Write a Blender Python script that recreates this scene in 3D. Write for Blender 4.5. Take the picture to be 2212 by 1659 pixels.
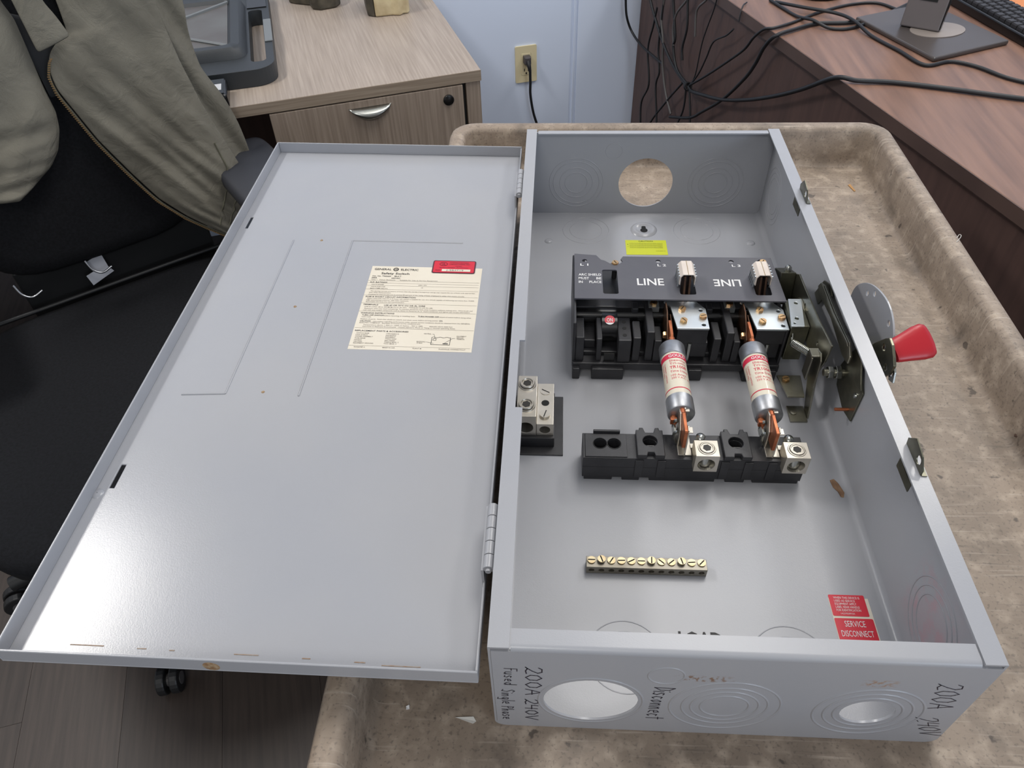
import bpy, bmesh, math, random
from mathutils import Vector, Matrix, Euler, noise as mnoise
R = math.radians
random.seed(7)
for o in list(bpy.data.objects): bpy.data.objects.remove(o)
SC = bpy.context.scene
COL = SC.collection

# ------------------------------------------------------------------ camera, world, lights, exposure
YAW, PIT, ROL = -0.0769, 0.7826, -0.0378
fw = Vector((math.sin(YAW)*math.cos(PIT), math.cos(YAW)*math.cos(PIT), -math.sin(PIT)))
rt = fw.cross(Vector((0, 0, 1))).normalized(); up = rt.cross(fw)
r2 = rt*math.cos(ROL) + up*math.sin(ROL); u2 = -rt*math.sin(ROL) + up*math.cos(ROL)
cd = bpy.data.cameras.new('camera'); cam = bpy.data.objects.new('camera', cd); COL.objects.link(cam)
cd.sensor_fit = 'HORIZONTAL'; cd.sensor_width = 36.0; cd.lens = 36.0*1630.56/2212.0
cd.clip_start = 0.02; cd.clip_end = 50
m3 = Matrix((r2, u2, -fw)).transposed()
cam.matrix_world = Matrix.Translation((0.0415, -0.233, 0.6163)) @ m3.to_4x4()
SC.camera = cam

wd = bpy.data.worlds.new('room_ambient'); SC.world = wd; wd.use_nodes = True
wd.node_tree.nodes['Background'].inputs[0].default_value = (0.97, 0.98, 1.0, 1)
wd.node_tree.nodes['Background'].inputs[1].default_value = 0.36

def area(name, loc, target, sx, sy, power, col):
    d = bpy.data.lights.new(name, 'AREA'); d.shape = 'RECTANGLE'; d.size = sx; d.size_y = sy
    d.energy = power; d.color = col
    o = bpy.data.objects.new(name, d); COL.objects.link(o); o.location = loc
    o.rotation_euler = (Vector(target)-Vector(loc)).to_track_quat('-Z', 'Y').to_euler()
    return o
# ceiling fluorescent troffers (2.65 m above the floor) plus a fill light added behind the camera, and the window on the camera's right
area('troffer_or_fill_light', (-1.50, 0.90, 1.88), (-1.50, 0.90, 0), 0.28, 0.72, 29, (1.0, 0.97, 0.93))
area('troffer_or_fill_light', (0.50, 0.85, 1.88), (0.50, 0.85, 0), 0.6, 1.2, 19, (1.0, 0.97, 0.93))
area('troffer_or_fill_light', (1.45, 1.95, 1.88), (1.45, 1.95, 0), 0.34, 0.9, 22, (1.0, 0.97, 0.93))
area('troffer_or_fill_light', (-0.3, -1.7, 1.88), (-0.3, -1.7, 0), 0.6, 1.2, 22, (1.0, 0.97, 0.93))  # added as fill from the camera side, no known fixture
area('window_light', (2.2, -2.0, 0.7), (0.2, 1.6, -0.3), 1.6, 1.3, 34, (0.72, 0.84, 1.0))
SC.view_settings.view_transform = 'Standard'; SC.view_settings.look = 'None'
SC.view_settings.exposure = 0.0; SC.view_settings.gamma = 1.0
SC.view_settings.use_curve_mapping = False

# ------------------------------------------------------------------ helpers
def lin(c):
    c = c/255.0
    return c/12.92 if c <= 0.04045 else ((c+0.055)/1.055)**2.4
def rgb(t): return (lin(t[0]), lin(t[1]), lin(t[2]), 1)

def mat(name, col, rough=0.5, metal=0.0, col2=None, nscale=8.0, amt=0.5, bump=None, coat=0.0, stretch=None, spec=0.5, detail=4.0, lo=0.35, hi=0.65):
    m = bpy.data.materials.new(name); m.use_nodes = True
    nt = m.node_tree; b = nt.nodes['Principled BSDF']
    b.inputs['Roughness'].default_value = rough; b.inputs['Metallic'].default_value = metal
    b.inputs['Base Color'].default_value = rgb(col); b.inputs['Coat Weight'].default_value = coat
    b.inputs['Specular IOR Level'].default_value = spec
    tc = nt.nodes.new('ShaderNodeTexCoord'); mp = nt.nodes.new('ShaderNodeMapping')
    nt.links.new(tc.outputs['Object'], mp.inputs[0])
    if stretch: mp.inputs['Scale'].default_value = stretch
    if col2:
        n = nt.nodes.new('ShaderNodeTexNoise'); n.inputs['Scale'].default_value = nscale; n.inputs['Detail'].default_value = detail
        nt.links.new(mp.outputs[0], n.inputs['Vector'])
        r = nt.nodes.new('ShaderNodeValToRGB'); r.color_ramp.elements[0].position = lo; r.color_ramp.elements[1].position = hi
        r.color_ramp.elements[0].color = rgb(col); r.color_ramp.elements[1].color = rgb(col2)
        nt.links.new(n.outputs['Fac'], r.inputs[0]); nt.links.new(r.outputs[0], b.inputs['Base Color'])
        m['ramp'] = r.name
    if bump:
        n2 = nt.nodes.new('ShaderNodeTexNoise'); n2.inputs['Scale'].default_value = bump[0]; n2.inputs['Detail'].default_value = 3
        nt.links.new(mp.outputs[0], n2.inputs['Vector'])
        bp = nt.nodes.new('ShaderNodeBump'); bp.inputs['Strength'].default_value = bump[1]; bp.inputs['Distance'].default_value = 0.002
        nt.links.new(n2.outputs['Fac'], bp.inputs['Height']); nt.links.new(bp.outputs[0], b.inputs['Normal'])
    return m

def overlay(m, col, scale, lo, hi, stretch=None, fac=1.0, box=None, detail=6.0, rot=None):
    """mix another colour over the base where a noise passes a threshold (stains, specks); box = object-space limits"""
    nt = m.node_tree; b = nt.nodes['Principled BSDF']
    tc = nt.nodes.new('ShaderNodeTexCoord'); mp = nt.nodes.new('ShaderNodeMapping')
    if stretch: mp.inputs['Scale'].default_value = stretch
    if rot: mp.inputs['Rotation'].default_value = rot
    nt.links.new(tc.outputs['Object'], mp.inputs[0])
    n = nt.nodes.new('ShaderNodeTexNoise'); n.inputs['Scale'].default_value = scale; n.inputs['Detail'].default_value = detail
    nt.links.new(mp.outputs[0], n.inputs['Vector'])
    r = nt.nodes.new('ShaderNodeMapRange'); r.inputs['From Min'].default_value = lo; r.inputs['From Max'].default_value = hi
    r.inputs['To Max'].default_value = fac
    nt.links.new(n.outputs['Fac'], r.inputs['Value'])
    out = r.outputs[0]
    if box:
        sp = nt.nodes.new('ShaderNodeSeparateXYZ'); nt.links.new(tc.outputs['Object'], sp.inputs[0])
        for ax, a0, a1 in box:
            mid, half = (a0+a1)/2, (a1-a0)/2
            s = nt.nodes.new('ShaderNodeMath'); s.operation = 'SUBTRACT'; s.inputs[1].default_value = mid
            nt.links.new(sp.outputs[ax], s.inputs[0])
            a = nt.nodes.new('ShaderNodeMath'); a.operation = 'ABSOLUTE'; nt.links.new(s.outputs[0], a.inputs[0])
            l = nt.nodes.new('ShaderNodeMapRange'); l.inputs['From Min'].default_value = half*1.0; l.inputs['From Max'].default_value = half*0.5
            nt.links.new(a.outputs[0], l.inputs['Value'])
            mu = nt.nodes.new('ShaderNodeMath'); mu.operation = 'MULTIPLY'
            nt.links.new(out, mu.inputs[0]); nt.links.new(l.outputs[0], mu.inputs[1]); out = mu.outputs[0]
    mx = nt.nodes.new('ShaderNodeMix'); mx.data_type = 'RGBA'
    inp = b.inputs['Base Color']
    if inp.is_linked: nt.links.new(inp.links[0].from_socket, mx.inputs[6])
    else: mx.inputs[6].default_value = inp.default_value
    mx.inputs[7].default_value = rgb(col)
    nt.links.new(out, mx.inputs[0]); nt.links.new(mx.outputs[2], inp)
    return m

class MB:
    def __init__(s): s.v = []; s.f = []; s.m = []; s.c = 0
    def add(s, vs, fs, M=None):
        k = len(s.v)
        s.v += [tuple(M @ Vector(p)) if M else tuple(p) for p in vs]
        s.f += [tuple(k+i for i in f) for f in fs]; s.m += [s.c]*len(fs)
        return s
    def box(s, x0, x1, y0, y1, z0, z1, M=None):
        return s.add([(x0,y0,z0),(x1,y0,z0),(x1,y1,z0),(x0,y1,z0),(x0,y0,z1),(x1,y0,z1),(x1,y1,z1),(x0,y1,z1)],
                     [(0,3,2,1),(4,5,6,7),(0,1,5,4),(1,2,6,5),(2,3,7,6),(3,0,4,7)], M)
    def prism(s, poly, axis, a0, a1, M=None):
        n = len(poly)
        def P(p, a): return {'z': (p[0], p[1], a), 'x': (a, p[0], p[1]), 'y': (p[0], a, p[1])}[axis]
        vs = [P(p, a0) for p in poly]+[P(p, a1) for p in poly]
        fs = [tuple(range(n-1, -1, -1)), tuple(range(n, 2*n))]+[(i, (i+1) % n, n+(i+1) % n, n+i) for i in range(n)]
        return s.add(vs, fs, M)
    def plate(s, poly, holes, axis, a0, a1, M=None):
        bm = bmesh.new(); es = []
        for lp in [poly]+list(holes):
            vv = [bm.verts.new((p[0], p[1], 0)) for p in lp]
            es += [bm.edges.new((vv[i], vv[(i+1) % len(vv)])) for i in range(len(vv))]
        bmesh.ops.triangle_fill(bm, use_beauty=True, edges=es)
        g = bmesh.ops.extrude_face_region(bm, geom=list(bm.faces))
        for e in g['geom']:
            if isinstance(e, bmesh.types.BMVert): e.co.z = 1.0
        bm.verts.index_update()
        def P(c): 
            a = a0+(a1-a0)*c.z
            return {'z': (c.x, c.y, a), 'x': (a, c.x, c.y), 'y': (c.x, a, c.y)}[axis]
        s.add([P(v.co) for v in bm.verts], [tuple(v.index for v in f.verts) for f in bm.faces], M); bm.free()
        return s
    def cyl(s, p0, p1, r0, r1=None, seg=20, caps=True):
        p0 = Vector(p0); p1 = Vector(p1); r1 = r0 if r1 is None else r1
        d = (p1-p0).normalized(); a = d.orthogonal().normalized(); b = d.cross(a)
        vs = []
        for p, r in ((p0, r0), (p1, r1)):
            vs += [p+(a*math.cos(2*math.pi*i/seg)+b*math.sin(2*math.pi*i/seg))*r for i in range(seg)]
        fs = [(i, (i+1) % seg, seg+(i+1) % seg, seg+i) for i in range(seg)]
        if caps: fs += [tuple(range(seg-1, -1, -1)), tuple(range(seg, 2*seg))]
        return s.add(vs, fs)
    def lathe(s, prof, origin, axis=(0, 0, 1), seg=28):
        o = Vector(origin); d = Vector(axis).normalized(); a = d.orthogonal().normalized(); b = d.cross(a)
        vs = []; n = len(prof)
        for r, h in prof:
            vs += [o+d*h+(a*math.cos(2*math.pi*i/seg)+b*math.sin(2*math.pi*i/seg))*max(r, 1e-5) for i in range(seg)]
        fs = [(j*seg+i, j*seg+(i+1) % seg, (j+1)*seg+(i+1) % seg, (j+1)*seg+i) for j in range(n-1) for i in range(seg)]
        return s.add(vs, fs)
    def ring(s, c, axis, Rr, r, seg=40, k=6, flat=1.0):
        c = Vector(c); d = Vector(axis).normalized(); a = d.orthogonal().normalized(); b = d.cross(a)
        vs = []
        for i in range(seg):
            t = 2*math.pi*i/seg; e = a*math.cos(t)+b*math.sin(t)
            for j in range(k):
                q = 2*math.pi*j/k; vs.append(c+e*(Rr+r*math.cos(q))+d*(r*flat*math.sin(q)))
        fs = [(i*k+j, ((i+1) % seg)*k+j, ((i+1) % seg)*k+(j+1) % k, i*k+(j+1) % k) for i in range(seg) for j in range(k)]
        return s.add(vs, fs)
    def tube(s, path, r, seg=8, sub=6, closed_caps=True, smooth=True):
        P = [Vector(p) for p in path]
        if smooth and len(P) > 2:
            Q = []
            for i in range(len(P)-1):
                a = P[i-1] if i > 0 else P[i]*2-P[i+1]; b = P[i]; c = P[i+1]; d = P[i+2] if i+2 < len(P) else P[i+1]*2-P[i]
                for j in range(sub):
                    t = j/sub
                    Q.append(0.5*((2*b)+(c-a)*t+(2*a-5*b+4*c-d)*t*t+(3*b-a-3*c+d)*t**3))
            Q.append(P[-1]); P = Q
        n = len(P); nrm = None; vs = []
        for i in range(n):
            t = (P[min(i+1, n-1)]-P[max(i-1, 0)])
            t = t.normalized() if t.length > 1e-9 else Vector((0, 0, 1))
            if nrm is None: nrm = t.orthogonal().normalized()
            nrm = (nrm-t*nrm.dot(t))
            nrm = nrm.normalized() if nrm.length > 1e-6 else t.orthogonal().normalized()
            b = t.cross(nrm)
            rr = r(i/(n-1)) if callable(r) else r
            vs += [P[i]+(nrm*math.cos(2*math.pi*j/seg)+b*math.sin(2*math.pi*j/seg))*rr for j in range(seg)]
        fs = [(i*seg+j, i*seg+(j+1) % seg, (i+1)*seg+(j+1) % seg, (i+1)*seg+j) for i in range(n-1) for j in range(seg)]
        if closed_caps: fs += [tuple(range(seg-1, -1, -1)), tuple((n-1)*seg+j for j in range(seg))]
        return s.add(vs, fs)
    def text(s, items, fn):
        """items: (string, x, y, capheight, width or None, align, bold). fn maps (x, y) to a 3D point"""
        for it in items:
            st, x, y, h = it[:4]; w = it[4] if len(it) > 4 else None; al = it[5] if len(it) > 5 else 'l'; bold = it[6] if len(it) > 6 else 0
            cu = bpy.data.curves.new('txt', 'FONT'); cu.body = st; cu.size = 1.0; cu.resolution_u = 2; cu.fill_mode = 'FRONT'; cu.offset = bold
            ob = bpy.data.objects.new('txt', cu)
            me = bpy.data.meshes.new_from_object(ob)
            if len(me.vertices):
                xs = [v.co.x for v in me.vertices]; x0, x1 = min(xs), max(xs)
                sy = h/0.70; sx = sy if w is None else w/(x1-x0)
                W = (x1-x0)*sx; ox = {'l': 0, 'c': -W/2, 'r': -W}[al]
                s.add([fn(x+ox+(v.co.x-x0)*sx, y+v.co.y*sy) for v in me.vertices], [tuple(p.vertices) for p in me.polygons])
            bpy.data.meshes.remove(me); bpy.data.objects.remove(ob); bpy.data.curves.remove(cu)
        return s
    def mesh(s, name, mats, smooth=None, fix=True):
        me = bpy.data.meshes.new(name); me.from_pydata(s.v, [], s.f); me.update()
        for mm in mats: me.materials.append(mm)
        me.polygons.foreach_set('material_index', s.m)
        if fix:
            bm = bmesh.new(); bm.from_mesh(me); bmesh.ops.recalc_face_normals(bm, faces=bm.faces); bm.to_mesh(me); bm.free()
        if smooth is not None:
            me.polygons.foreach_set('use_smooth', [True]*len(me.polygons)); me.set_sharp_from_angle(angle=R(smooth))
        me.update()
        return me
    def build(s, name, mats, parent=None, bevel=0.0, smooth=None, loc=None, rot=None, seg=2, fix=True):
        if not isinstance(mats, (list, tuple)): mats = [mats]
        return link(name, s.mesh(name, mats, smooth, fix), parent, bevel, loc, rot, seg)

def link(name, me, parent=None, bevel=0.0, loc=None, rot=None, seg=2):
    o = bpy.data.objects.new(name, me); COL.objects.link(o)
    if parent is not None:
        o.parent = parent
        if parent.type == 'EMPTY' and parent.get('_w', 0): o.matrix_parent_inverse = parent.matrix_basis.inverted()
    if loc is not None: o.location = loc
    if rot is not None: o.rotation_euler = rot
    if bevel:
        md = o.modifiers.new('bevel', 'BEVEL'); md.width = bevel; md.segments = seg; md.limit_method = 'ANGLE'; md.angle_limit = R(40); md.harden_normals = False
    return o
def tag(o, label=None, cat=None, group=None, kind=None):
    if label: o['label'] = label
    if cat: o['category'] = cat
    if group: o['group'] = group
    if kind: o['kind'] = kind
    return o
def thing(name, label, cat, loc=(0, 0, 0), rotz=0.0, group=None, world=True):
    o = bpy.data.objects.new(name, None); COL.objects.link(o); o.location = loc; o.rotation_euler = (0, 0, rotz)
    o.empty_display_size = 0.05
    if world: o['_w'] = 1
    return tag(o, label, cat, group)
def circ(cx, cy, r, n=40, a0=0, a1=360):
    full = abs(a1-a0) >= 360
    return [(cx+r*math.cos(R(a0+(a1-a0)*i/(n if full else n-1))), cy+r*math.sin(R(a0+(a1-a0)*i/(n if full else n-1)))) for i in range(n)]
def rrect(x0, x1, y0, y1, r, n=5):
    out = []
    for cx, cy, a in ((x1-r, y1-r, 0), (x0+r, y1-r, 90), (x0+r, y0+r, 180), (x1-r, y0+r, 270)):
        out += [(cx+r*math.cos(R(a+90*i/n)), cy+r*math.sin(R(a+90*i/n))) for i in range(n+1)]
    return out

# ------------------------------------------------------------------ materials
GREY = mat('grey_enamel', (157, 158, 162), 0.22, bump=(900, 0.035), spec=0.45, col2=(152, 154, 160), nscale=5)
GREYBODY = mat('grey_enamel_worn', (157, 158, 162), 0.27, bump=(900, 0.035), spec=0.45, col2=(152, 154, 160), nscale=5)
overlay(GREYBODY, (120, 88, 62), 260, 0.50, 0.60, box=(('X', 0.128, 0.172), ('Z', 0.092, 0.103), ('Y', -0.01, 0.006)), fac=0.85)
overlay(GREYBODY, (150, 116, 88), 260, 0.46, 0.60, box=(('X', 0.255, 0.282), ('Z', 0.094, 0.106), ('Y', -0.01, 0.006)), fac=0.8)
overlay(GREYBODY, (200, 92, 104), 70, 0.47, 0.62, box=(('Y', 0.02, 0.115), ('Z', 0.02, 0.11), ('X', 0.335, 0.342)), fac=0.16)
EDGE = mat('knockout_edge', (150, 152, 156), 0.4)
RUST = mat('rust_spot', (128, 96, 66), 0.8, col2=(160, 140, 112), nscale=300)
SCUFF = mat('pale_rust_scuff', (150, 138, 126), 0.6, col2=(140, 112, 88), nscale=200)
BRASS = mat('brass_screw', (208, 178, 132), 0.3, 1.0, col2=(208, 158, 118), nscale=40)
STEEL = mat('zinc_bright', (214, 219, 222), 0.34, 0.85, col2=(200, 208, 212), nscale=20)
ZINC = mat('olive_zinc', (164, 161, 147), 0.30, 0.95, col2=(130, 129, 117), nscale=30)
ZINCD = mat('olive_zinc_dark', (124, 122, 106), 0.34, 0.95, col2=(94, 94, 83), nscale=40)
SPRING = mat('spring_steel', (170, 172, 168), 0.25, 1.0)
LUG = mat('tin_plated_lug', (206, 200, 190), 0.36, 0.85, col2=(190, 184, 172), nscale=30)
ALU = mat('dull_aluminium', (168, 170, 174), 0.42, 0.9, col2=(150, 152, 156), nscale=60)
COPPER = mat('copper_blade', (192, 118, 82), 0.38, 0.85, col2=(164, 96, 66), nscale=60)
BRONZE = mat('tarnished_copper', (104, 78, 62), 0.42, 0.8, col2=(70, 54, 46), nscale=60)
BLACKP = mat('black_phenolic', (44, 44, 47), 0.42, col2=(35, 35, 38), nscale=60, bump=(500, 0.05))
BLACKG = mat('black_gloss', (20, 20, 21), 0.25)
SHIELD = mat('charcoal_fibre_sheet', (82, 82, 88), 0.5, col2=(76, 76, 84), nscale=20, bump=(700, 0.03))
FIBRE = mat('fibre_edge_tan', (150, 132, 100), 0.8)
CHUTE = mat('white_vulcanised_fibre', (212, 202, 193), 0.6, col2=(202, 191, 182), nscale=40)
WHITE = mat('white_ink', (214, 214, 214), 0.6)
INK = mat('black_ink', (38, 36, 38), 0.6)
INKG = mat('grey_ink', (104, 97, 90), 0.7)
PAPER = mat('cream_paper', (212, 205, 190), 0.55, col2=(207, 199, 183), nscale=14)
REDL = mat('red_label', (196, 32, 52), 0.4)
REDD = mat('maroon_label_border', (72, 26, 40), 0.4)
YEL = mat('yellow_label', (192, 198, 42), 0.5)
INKY = mat('olive_ink', (92, 100, 30), 0.6)
GRIP = mat('red_vinyl_grip', (166, 24, 36), 0.36, bump=(200, 0.04))
BARREL = mat('cream_fuse_paper', (210, 202, 184), 0.42, coat=0.3)
FUSERED = mat('fuse_red_ink', (196, 42, 70), 0.5)
MARKER = mat('marker_ink', (44, 38, 56), 0.5)
BLACKH = mat('hole_dark', (14, 14, 15), 0.8)

TRAY = mat('beige_structural_foam', (150, 135, 120), 0.55, col2=(122, 109, 96), nscale=9, lo=0.3, hi=0.75, bump=(220, 0.10), detail=8)
overlay(TRAY, (184, 169, 152), 60, 0.50, 0.70, fac=0.55, detail=12)
overlay(TRAY, (84, 76, 70), 330, 0.56, 0.66, fac=0.45, detail=4)
overlay(TRAY, (78, 70, 64), 22, 0.56, 0.76, fac=0.55, detail=14)
overlay(TRAY, (70, 62, 57), 6, 0.56, 0.72, fac=0.50, detail=12)
overlay(TRAY, (190, 178, 164), 13, 0.60, 0.72, stretch=(1, 22, 1), fac=0.40, rot=(0, 0, 0.12), detail=10)
overlay(TRAY, (80, 72, 66), 11, 0.62, 0.72, stretch=(1, 16, 1), fac=0.45, rot=(0, 0, -0.25), detail=10)
overlay(TRAY, (52, 46, 43), 48, 0.66, 0.70, fac=0.7, detail=5)
DESKW = mat('light_oak_laminate', (170, 157, 145), 0.5, col2=(146, 133, 121), nscale=5, stretch=(46, 1.2, 46), lo=0.3, hi=0.7, detail=6)
DESKF = mat('light_oak_laminate_front', (164, 149, 135), 0.5, col2=(134, 119, 106), nscale=5, stretch=(46, 46, 1.2), lo=0.3, hi=0.7, detail=6)
DESKE = mat('light_oak_edge_band', (164, 149, 132), 0.5, col2=(138, 122, 106), nscale=5, stretch=(1.5, 46, 60), lo=0.3, hi=0.7)
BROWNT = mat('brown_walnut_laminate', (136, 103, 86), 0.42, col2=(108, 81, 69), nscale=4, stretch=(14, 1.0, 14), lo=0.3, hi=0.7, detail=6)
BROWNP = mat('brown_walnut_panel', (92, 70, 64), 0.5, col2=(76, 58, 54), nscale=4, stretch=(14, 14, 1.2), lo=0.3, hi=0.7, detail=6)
BROWNE = mat('brown_walnut_edge', (84, 66, 60), 0.5, col2=(72, 56, 52), nscale=6)
WALLP = mat('pale_blue_white_paint', (210, 221, 241), 0.5, bump=(120, 0.05))
FLOORM = mat('floor_dark_subfloor', (52, 46, 43), 0.7)
PLANK = mat('grey_brown_vinyl_plank', (74, 64, 58), 0.5, col2=(56, 48, 44), nscale=5, stretch=(20, 1.0, 20), lo=0.3, hi=0.7, detail=7, bump=(200, 0.08))
_nt = PLANK.node_tree; _b = _nt.nodes['Principled BSDF']; _oi = _nt.nodes.new('ShaderNodeObjectInfo')
_hs = _nt.nodes.new('ShaderNodeHueSaturation'); _mr = _nt.nodes.new('ShaderNodeMapRange'); _mr.inputs['To Min'].default_value = 0.78; _mr.inputs['To Max'].default_value = 1.12
_nt.links.new(_oi.outputs['Random'], _mr.inputs['Value']); _nt.links.new(_mr.outputs[0], _hs.inputs['Value'])
_nt.links.new(_b.inputs['Base Color'].links[0].from_socket, _hs.inputs['Color']); _nt.links.new(_hs.outputs[0], _b.inputs['Base Color'])
FABRIC = mat('black_chair_fabric', (27, 28, 32), 0.9, col2=(20, 21, 24), nscale=220, bump=(600, 0.4), spec=0.2)
SEATF = mat('black_seat_fabric', (24, 25, 29), 0.9, col2=(18, 19, 22), nscale=220, bump=(600, 0.4), spec=0.2)
ARMP = mat('charcoal_arm_pad', (48, 50, 57), 0.55, bump=(300, 0.1))
CHAIRP = mat('black_chair_plastic', (26, 27, 29), 0.45)
CHROME = mat('bare_steel_wire', (186, 188, 192), 0.3, 1.0)
BRKT = mat('pale_grey_bracket', (170, 174, 184), 0.5)
CANVAS = mat('olive_duck_canvas', (120, 117, 107), 0.9, col2=(106, 103, 94), nscale=9, bump=(900, 0.35), spec=0.15, detail=6)
CANVASI = mat('dark_jacket_lining', (30, 32, 36), 0.9)
SEAM = mat('olive_seam', (96, 94, 80), 0.9)
ZIPB = mat('brass_zip_teeth', (206, 172, 128), 0.4, 0.8)
CASEP = mat('grey_black_plastic', (46, 50, 54), 0.5, bump=(400, 0.08))
CASEF = mat('smoky_panel', (98, 98, 96), 0.45, col2=(86, 82, 80), nscale=10)
CASER = mat('case_rib', (112, 116, 118), 0.5)
CABLE = mat('black_cable', (26, 28, 32), 0.5)
CABLEG = mat('grey_cable', (84, 82, 82), 0.5)
IVORY = mat('ivory_plastic', (214, 202, 166), 0.4)
PLUGM = mat('dark_grey_plug', (74, 70, 72), 0.5)
CREAM = mat('cream_plastic_dirty', (204, 190, 154), 0.5, col2=(176, 158, 124), nscale=30)
OLIVEP = mat('dark_olive_casting', (84, 78, 66), 0.55, col2=(58, 54, 46), nscale=40)
MONP = mat('grey_monitor_plastic', (98, 92, 92), 0.45)
MOND = mat('dark_monitor_base', (74, 68, 66), 0.35)
SILV = mat('silver_disc', (148, 138, 131), 0.45, 0.2)
SCGM = mat('yellow_zinc_screw', (176, 166, 138), 0.34, 0.9, col2=(160, 140, 108), nscale=60)
RECESS = mat('dark_recess', (60, 58, 56), 0.5, 0.6)
KEYP = mat('black_keys', (40, 38, 40), 0.5)
ORANGE = mat('orange_warm_light', (206, 128, 74), 0.6)
WOODC = mat('wood_chip', (170, 130, 84), 0.8)
TWIG = mat('dark_twig', (72, 52, 42), 0.8)
SCRAP = mat('pale_scrap', (206, 204, 198), 0.6)
FLAKE = mat('brown_flake', (146, 116, 90), 0.8, col2=(118, 90, 68), nscale=120)
BARM = mat('ground_bar_metal', (150, 145, 134), 0.45, 0.8, col2=(134, 128, 116), nscale=40)

# ------------------------------------------------------------------ room frame
TH = R(18.0)
U = Vector((math.cos(TH), math.sin(TH), 0)); N = Vector((-math.sin(TH), math.cos(TH), 0))
ZF = -0.785
def room(u, n, z=0.0): return U*u + N*n + Vector((0, 0, z))
MR = Matrix((( U.x, N.x, 0, 0), (U.y, N.y, 0, 0), (0, 0, 1, 0), (0, 0, 0, 1)))
WN = 2.0975            # distance of the wall in the room frame

fl = MB().box(-2.6, 3.2, -1.6, 2.9, ZF-0.03, ZF-0.004, MR).build('floor', FLOORM); tag(fl, 'grey-brown wood-look vinyl plank floor', kind='structure')
pm = MB().box(-0.0897, 0.0897, -0.6097, 0.6097, -0.0035, 0).mesh('plank', [PLANK])
for i in range(-8, 9):
    off = (i*0.43) % 1.22
    for j in range(-2, 3):
        n0 = j*1.22+off
        if n0 < -1.4 or n0 > 2.4: continue
        p = link('plank', pm, fl, loc=room(i*0.18-0.35, n0, ZF), rot=(0, 0, TH))
# wall: two sheets of panelling and the shallow joint strip between them
wb = MB()
gx = 0.7751            # u of the joint
wb.box(-2.6, gx-0.011, WN, WN+0.02, ZF, 1.9, MR); wb.box(gx+0.011, 3.2, WN, WN+0.02, ZF, 1.9, MR)
wb.box(gx-0.011, gx+0.011, WN+0.003, WN+0.02, ZF, 1.9, MR)
wb.box(gx-0.0025, gx+0.0025, WN-0.0015, WN+0.02, ZF, 1.9, MR)
wl = wb.build('wall_back', WALLP, bevel=0.001); tag(wl, 'pale blue-white panelled wall with a vertical joint', kind='structure')

wr_ = MB().box(3.2, 3.22, -1.6, WN, ZF, 1.9, MR).build('wall_right', WALLP); tag(wr_, 'pale wall beyond the brown desk', kind='structure')
# ------------------------------------------------------------------ utility cart
def rr_loop(x0, x1, y0, y1, r, z, n=6): return [(p[0], p[1], z) for p in rrect(x0, x1, y0, y1, r, n)]
def loft(mb, loops, cap0=False, cap1=False):
    n = len(loops[0]); vs = [p for l in loops for p in l]
    fs = [(j*n+i, j*n+(i+1) % n, (j+1)*n+(i+1) % n, (j+1)*n+i) for j in range(len(loops)-1) for i in range(n)]
    if cap0: fs.append(tuple(range(n-1, -1, -1)))
    if cap1: fs.append(tuple((len(loops)-1)*n+i for i in range(n)))
    mb.add(vs, fs)
cart = thing('utility_cart', 'worn beige plastic utility cart carrying the open grey electrical box', 'cart', (0.212, 0.33, ZF))
def tray_mesh(zoff, depth=0.063):
    t = MB(); a0, a1, b0, b1 = -0.127, 0.551, -0.245, 0.917
    def L(inset, z, r): return rr_loop(a0+inset, a1-inset, b0+inset, b1-inset, r, z+zoff)
    loft(t, [L(0.010, -0.022, 0.03), L(0.004, depth-0.02, 0.034), L(0.000, depth-0.008, 0.038), L(0.003, depth-0.002, 0.037), L(0.008, depth, 0.034),
             L(0.017, depth, 0.026), L(0.022, depth-0.002, 0.022), L(0.025, depth-0.008, 0.020), L(0.0268, 0.014, 0.02), L(0.0280, 0.006, 0.02), L(0.0305, 0.0018, 0.019), L(0.0345, 0.0, 0.017)], True, True)
    return t
tray_mesh(0).build('top_tray', TRAY, cart, smooth=50)
tray_mesh(-0.56).build('lower_tray', TRAY, cart, smooth=50)
for x in (-0.075, 0.499):
    for y in (-0.19, 0.862):
        MB().prism(rrect(x-0.028, x+0.028, y-0.028, y+0.028, 0.01), 'z', -0.5605, -0.0215).build('corner_post', TRAY, cart, smooth=40)
        c = MB().cyl((x-0.016, y, ZF+0.055), (x+0.016, y, ZF+0.055), 0.0545, seg=24)
        wh = c.build('caster_wheel', CHAIRP, cart, bevel=0.004)
        f = MB(); f.box(x-0.026, x-0.018, y-0.02, y+0.02, ZF+0.045, ZF+0.125); f.box(x+0.018, x+0.026, y-0.02, y+0.02, ZF+0.045, ZF+0.125); f.box(x-0.03, x+0.03, y-0.03, y+0.03, ZF+0.125, -0.582)
        f.build('caster_fork', ZINC, cart)

# ------------------------------------------------------------------ the safety switch: enclosure
W, L, D, T = 0.34, 0.748, 0.1328, 0.0018
sw = thing('safety_switch', 'open grey steel safety switch box lying on the beige cart, cover swung left', 'electrical box', (0, 0, 0))
body = MB()
rb = 0.009
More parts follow.
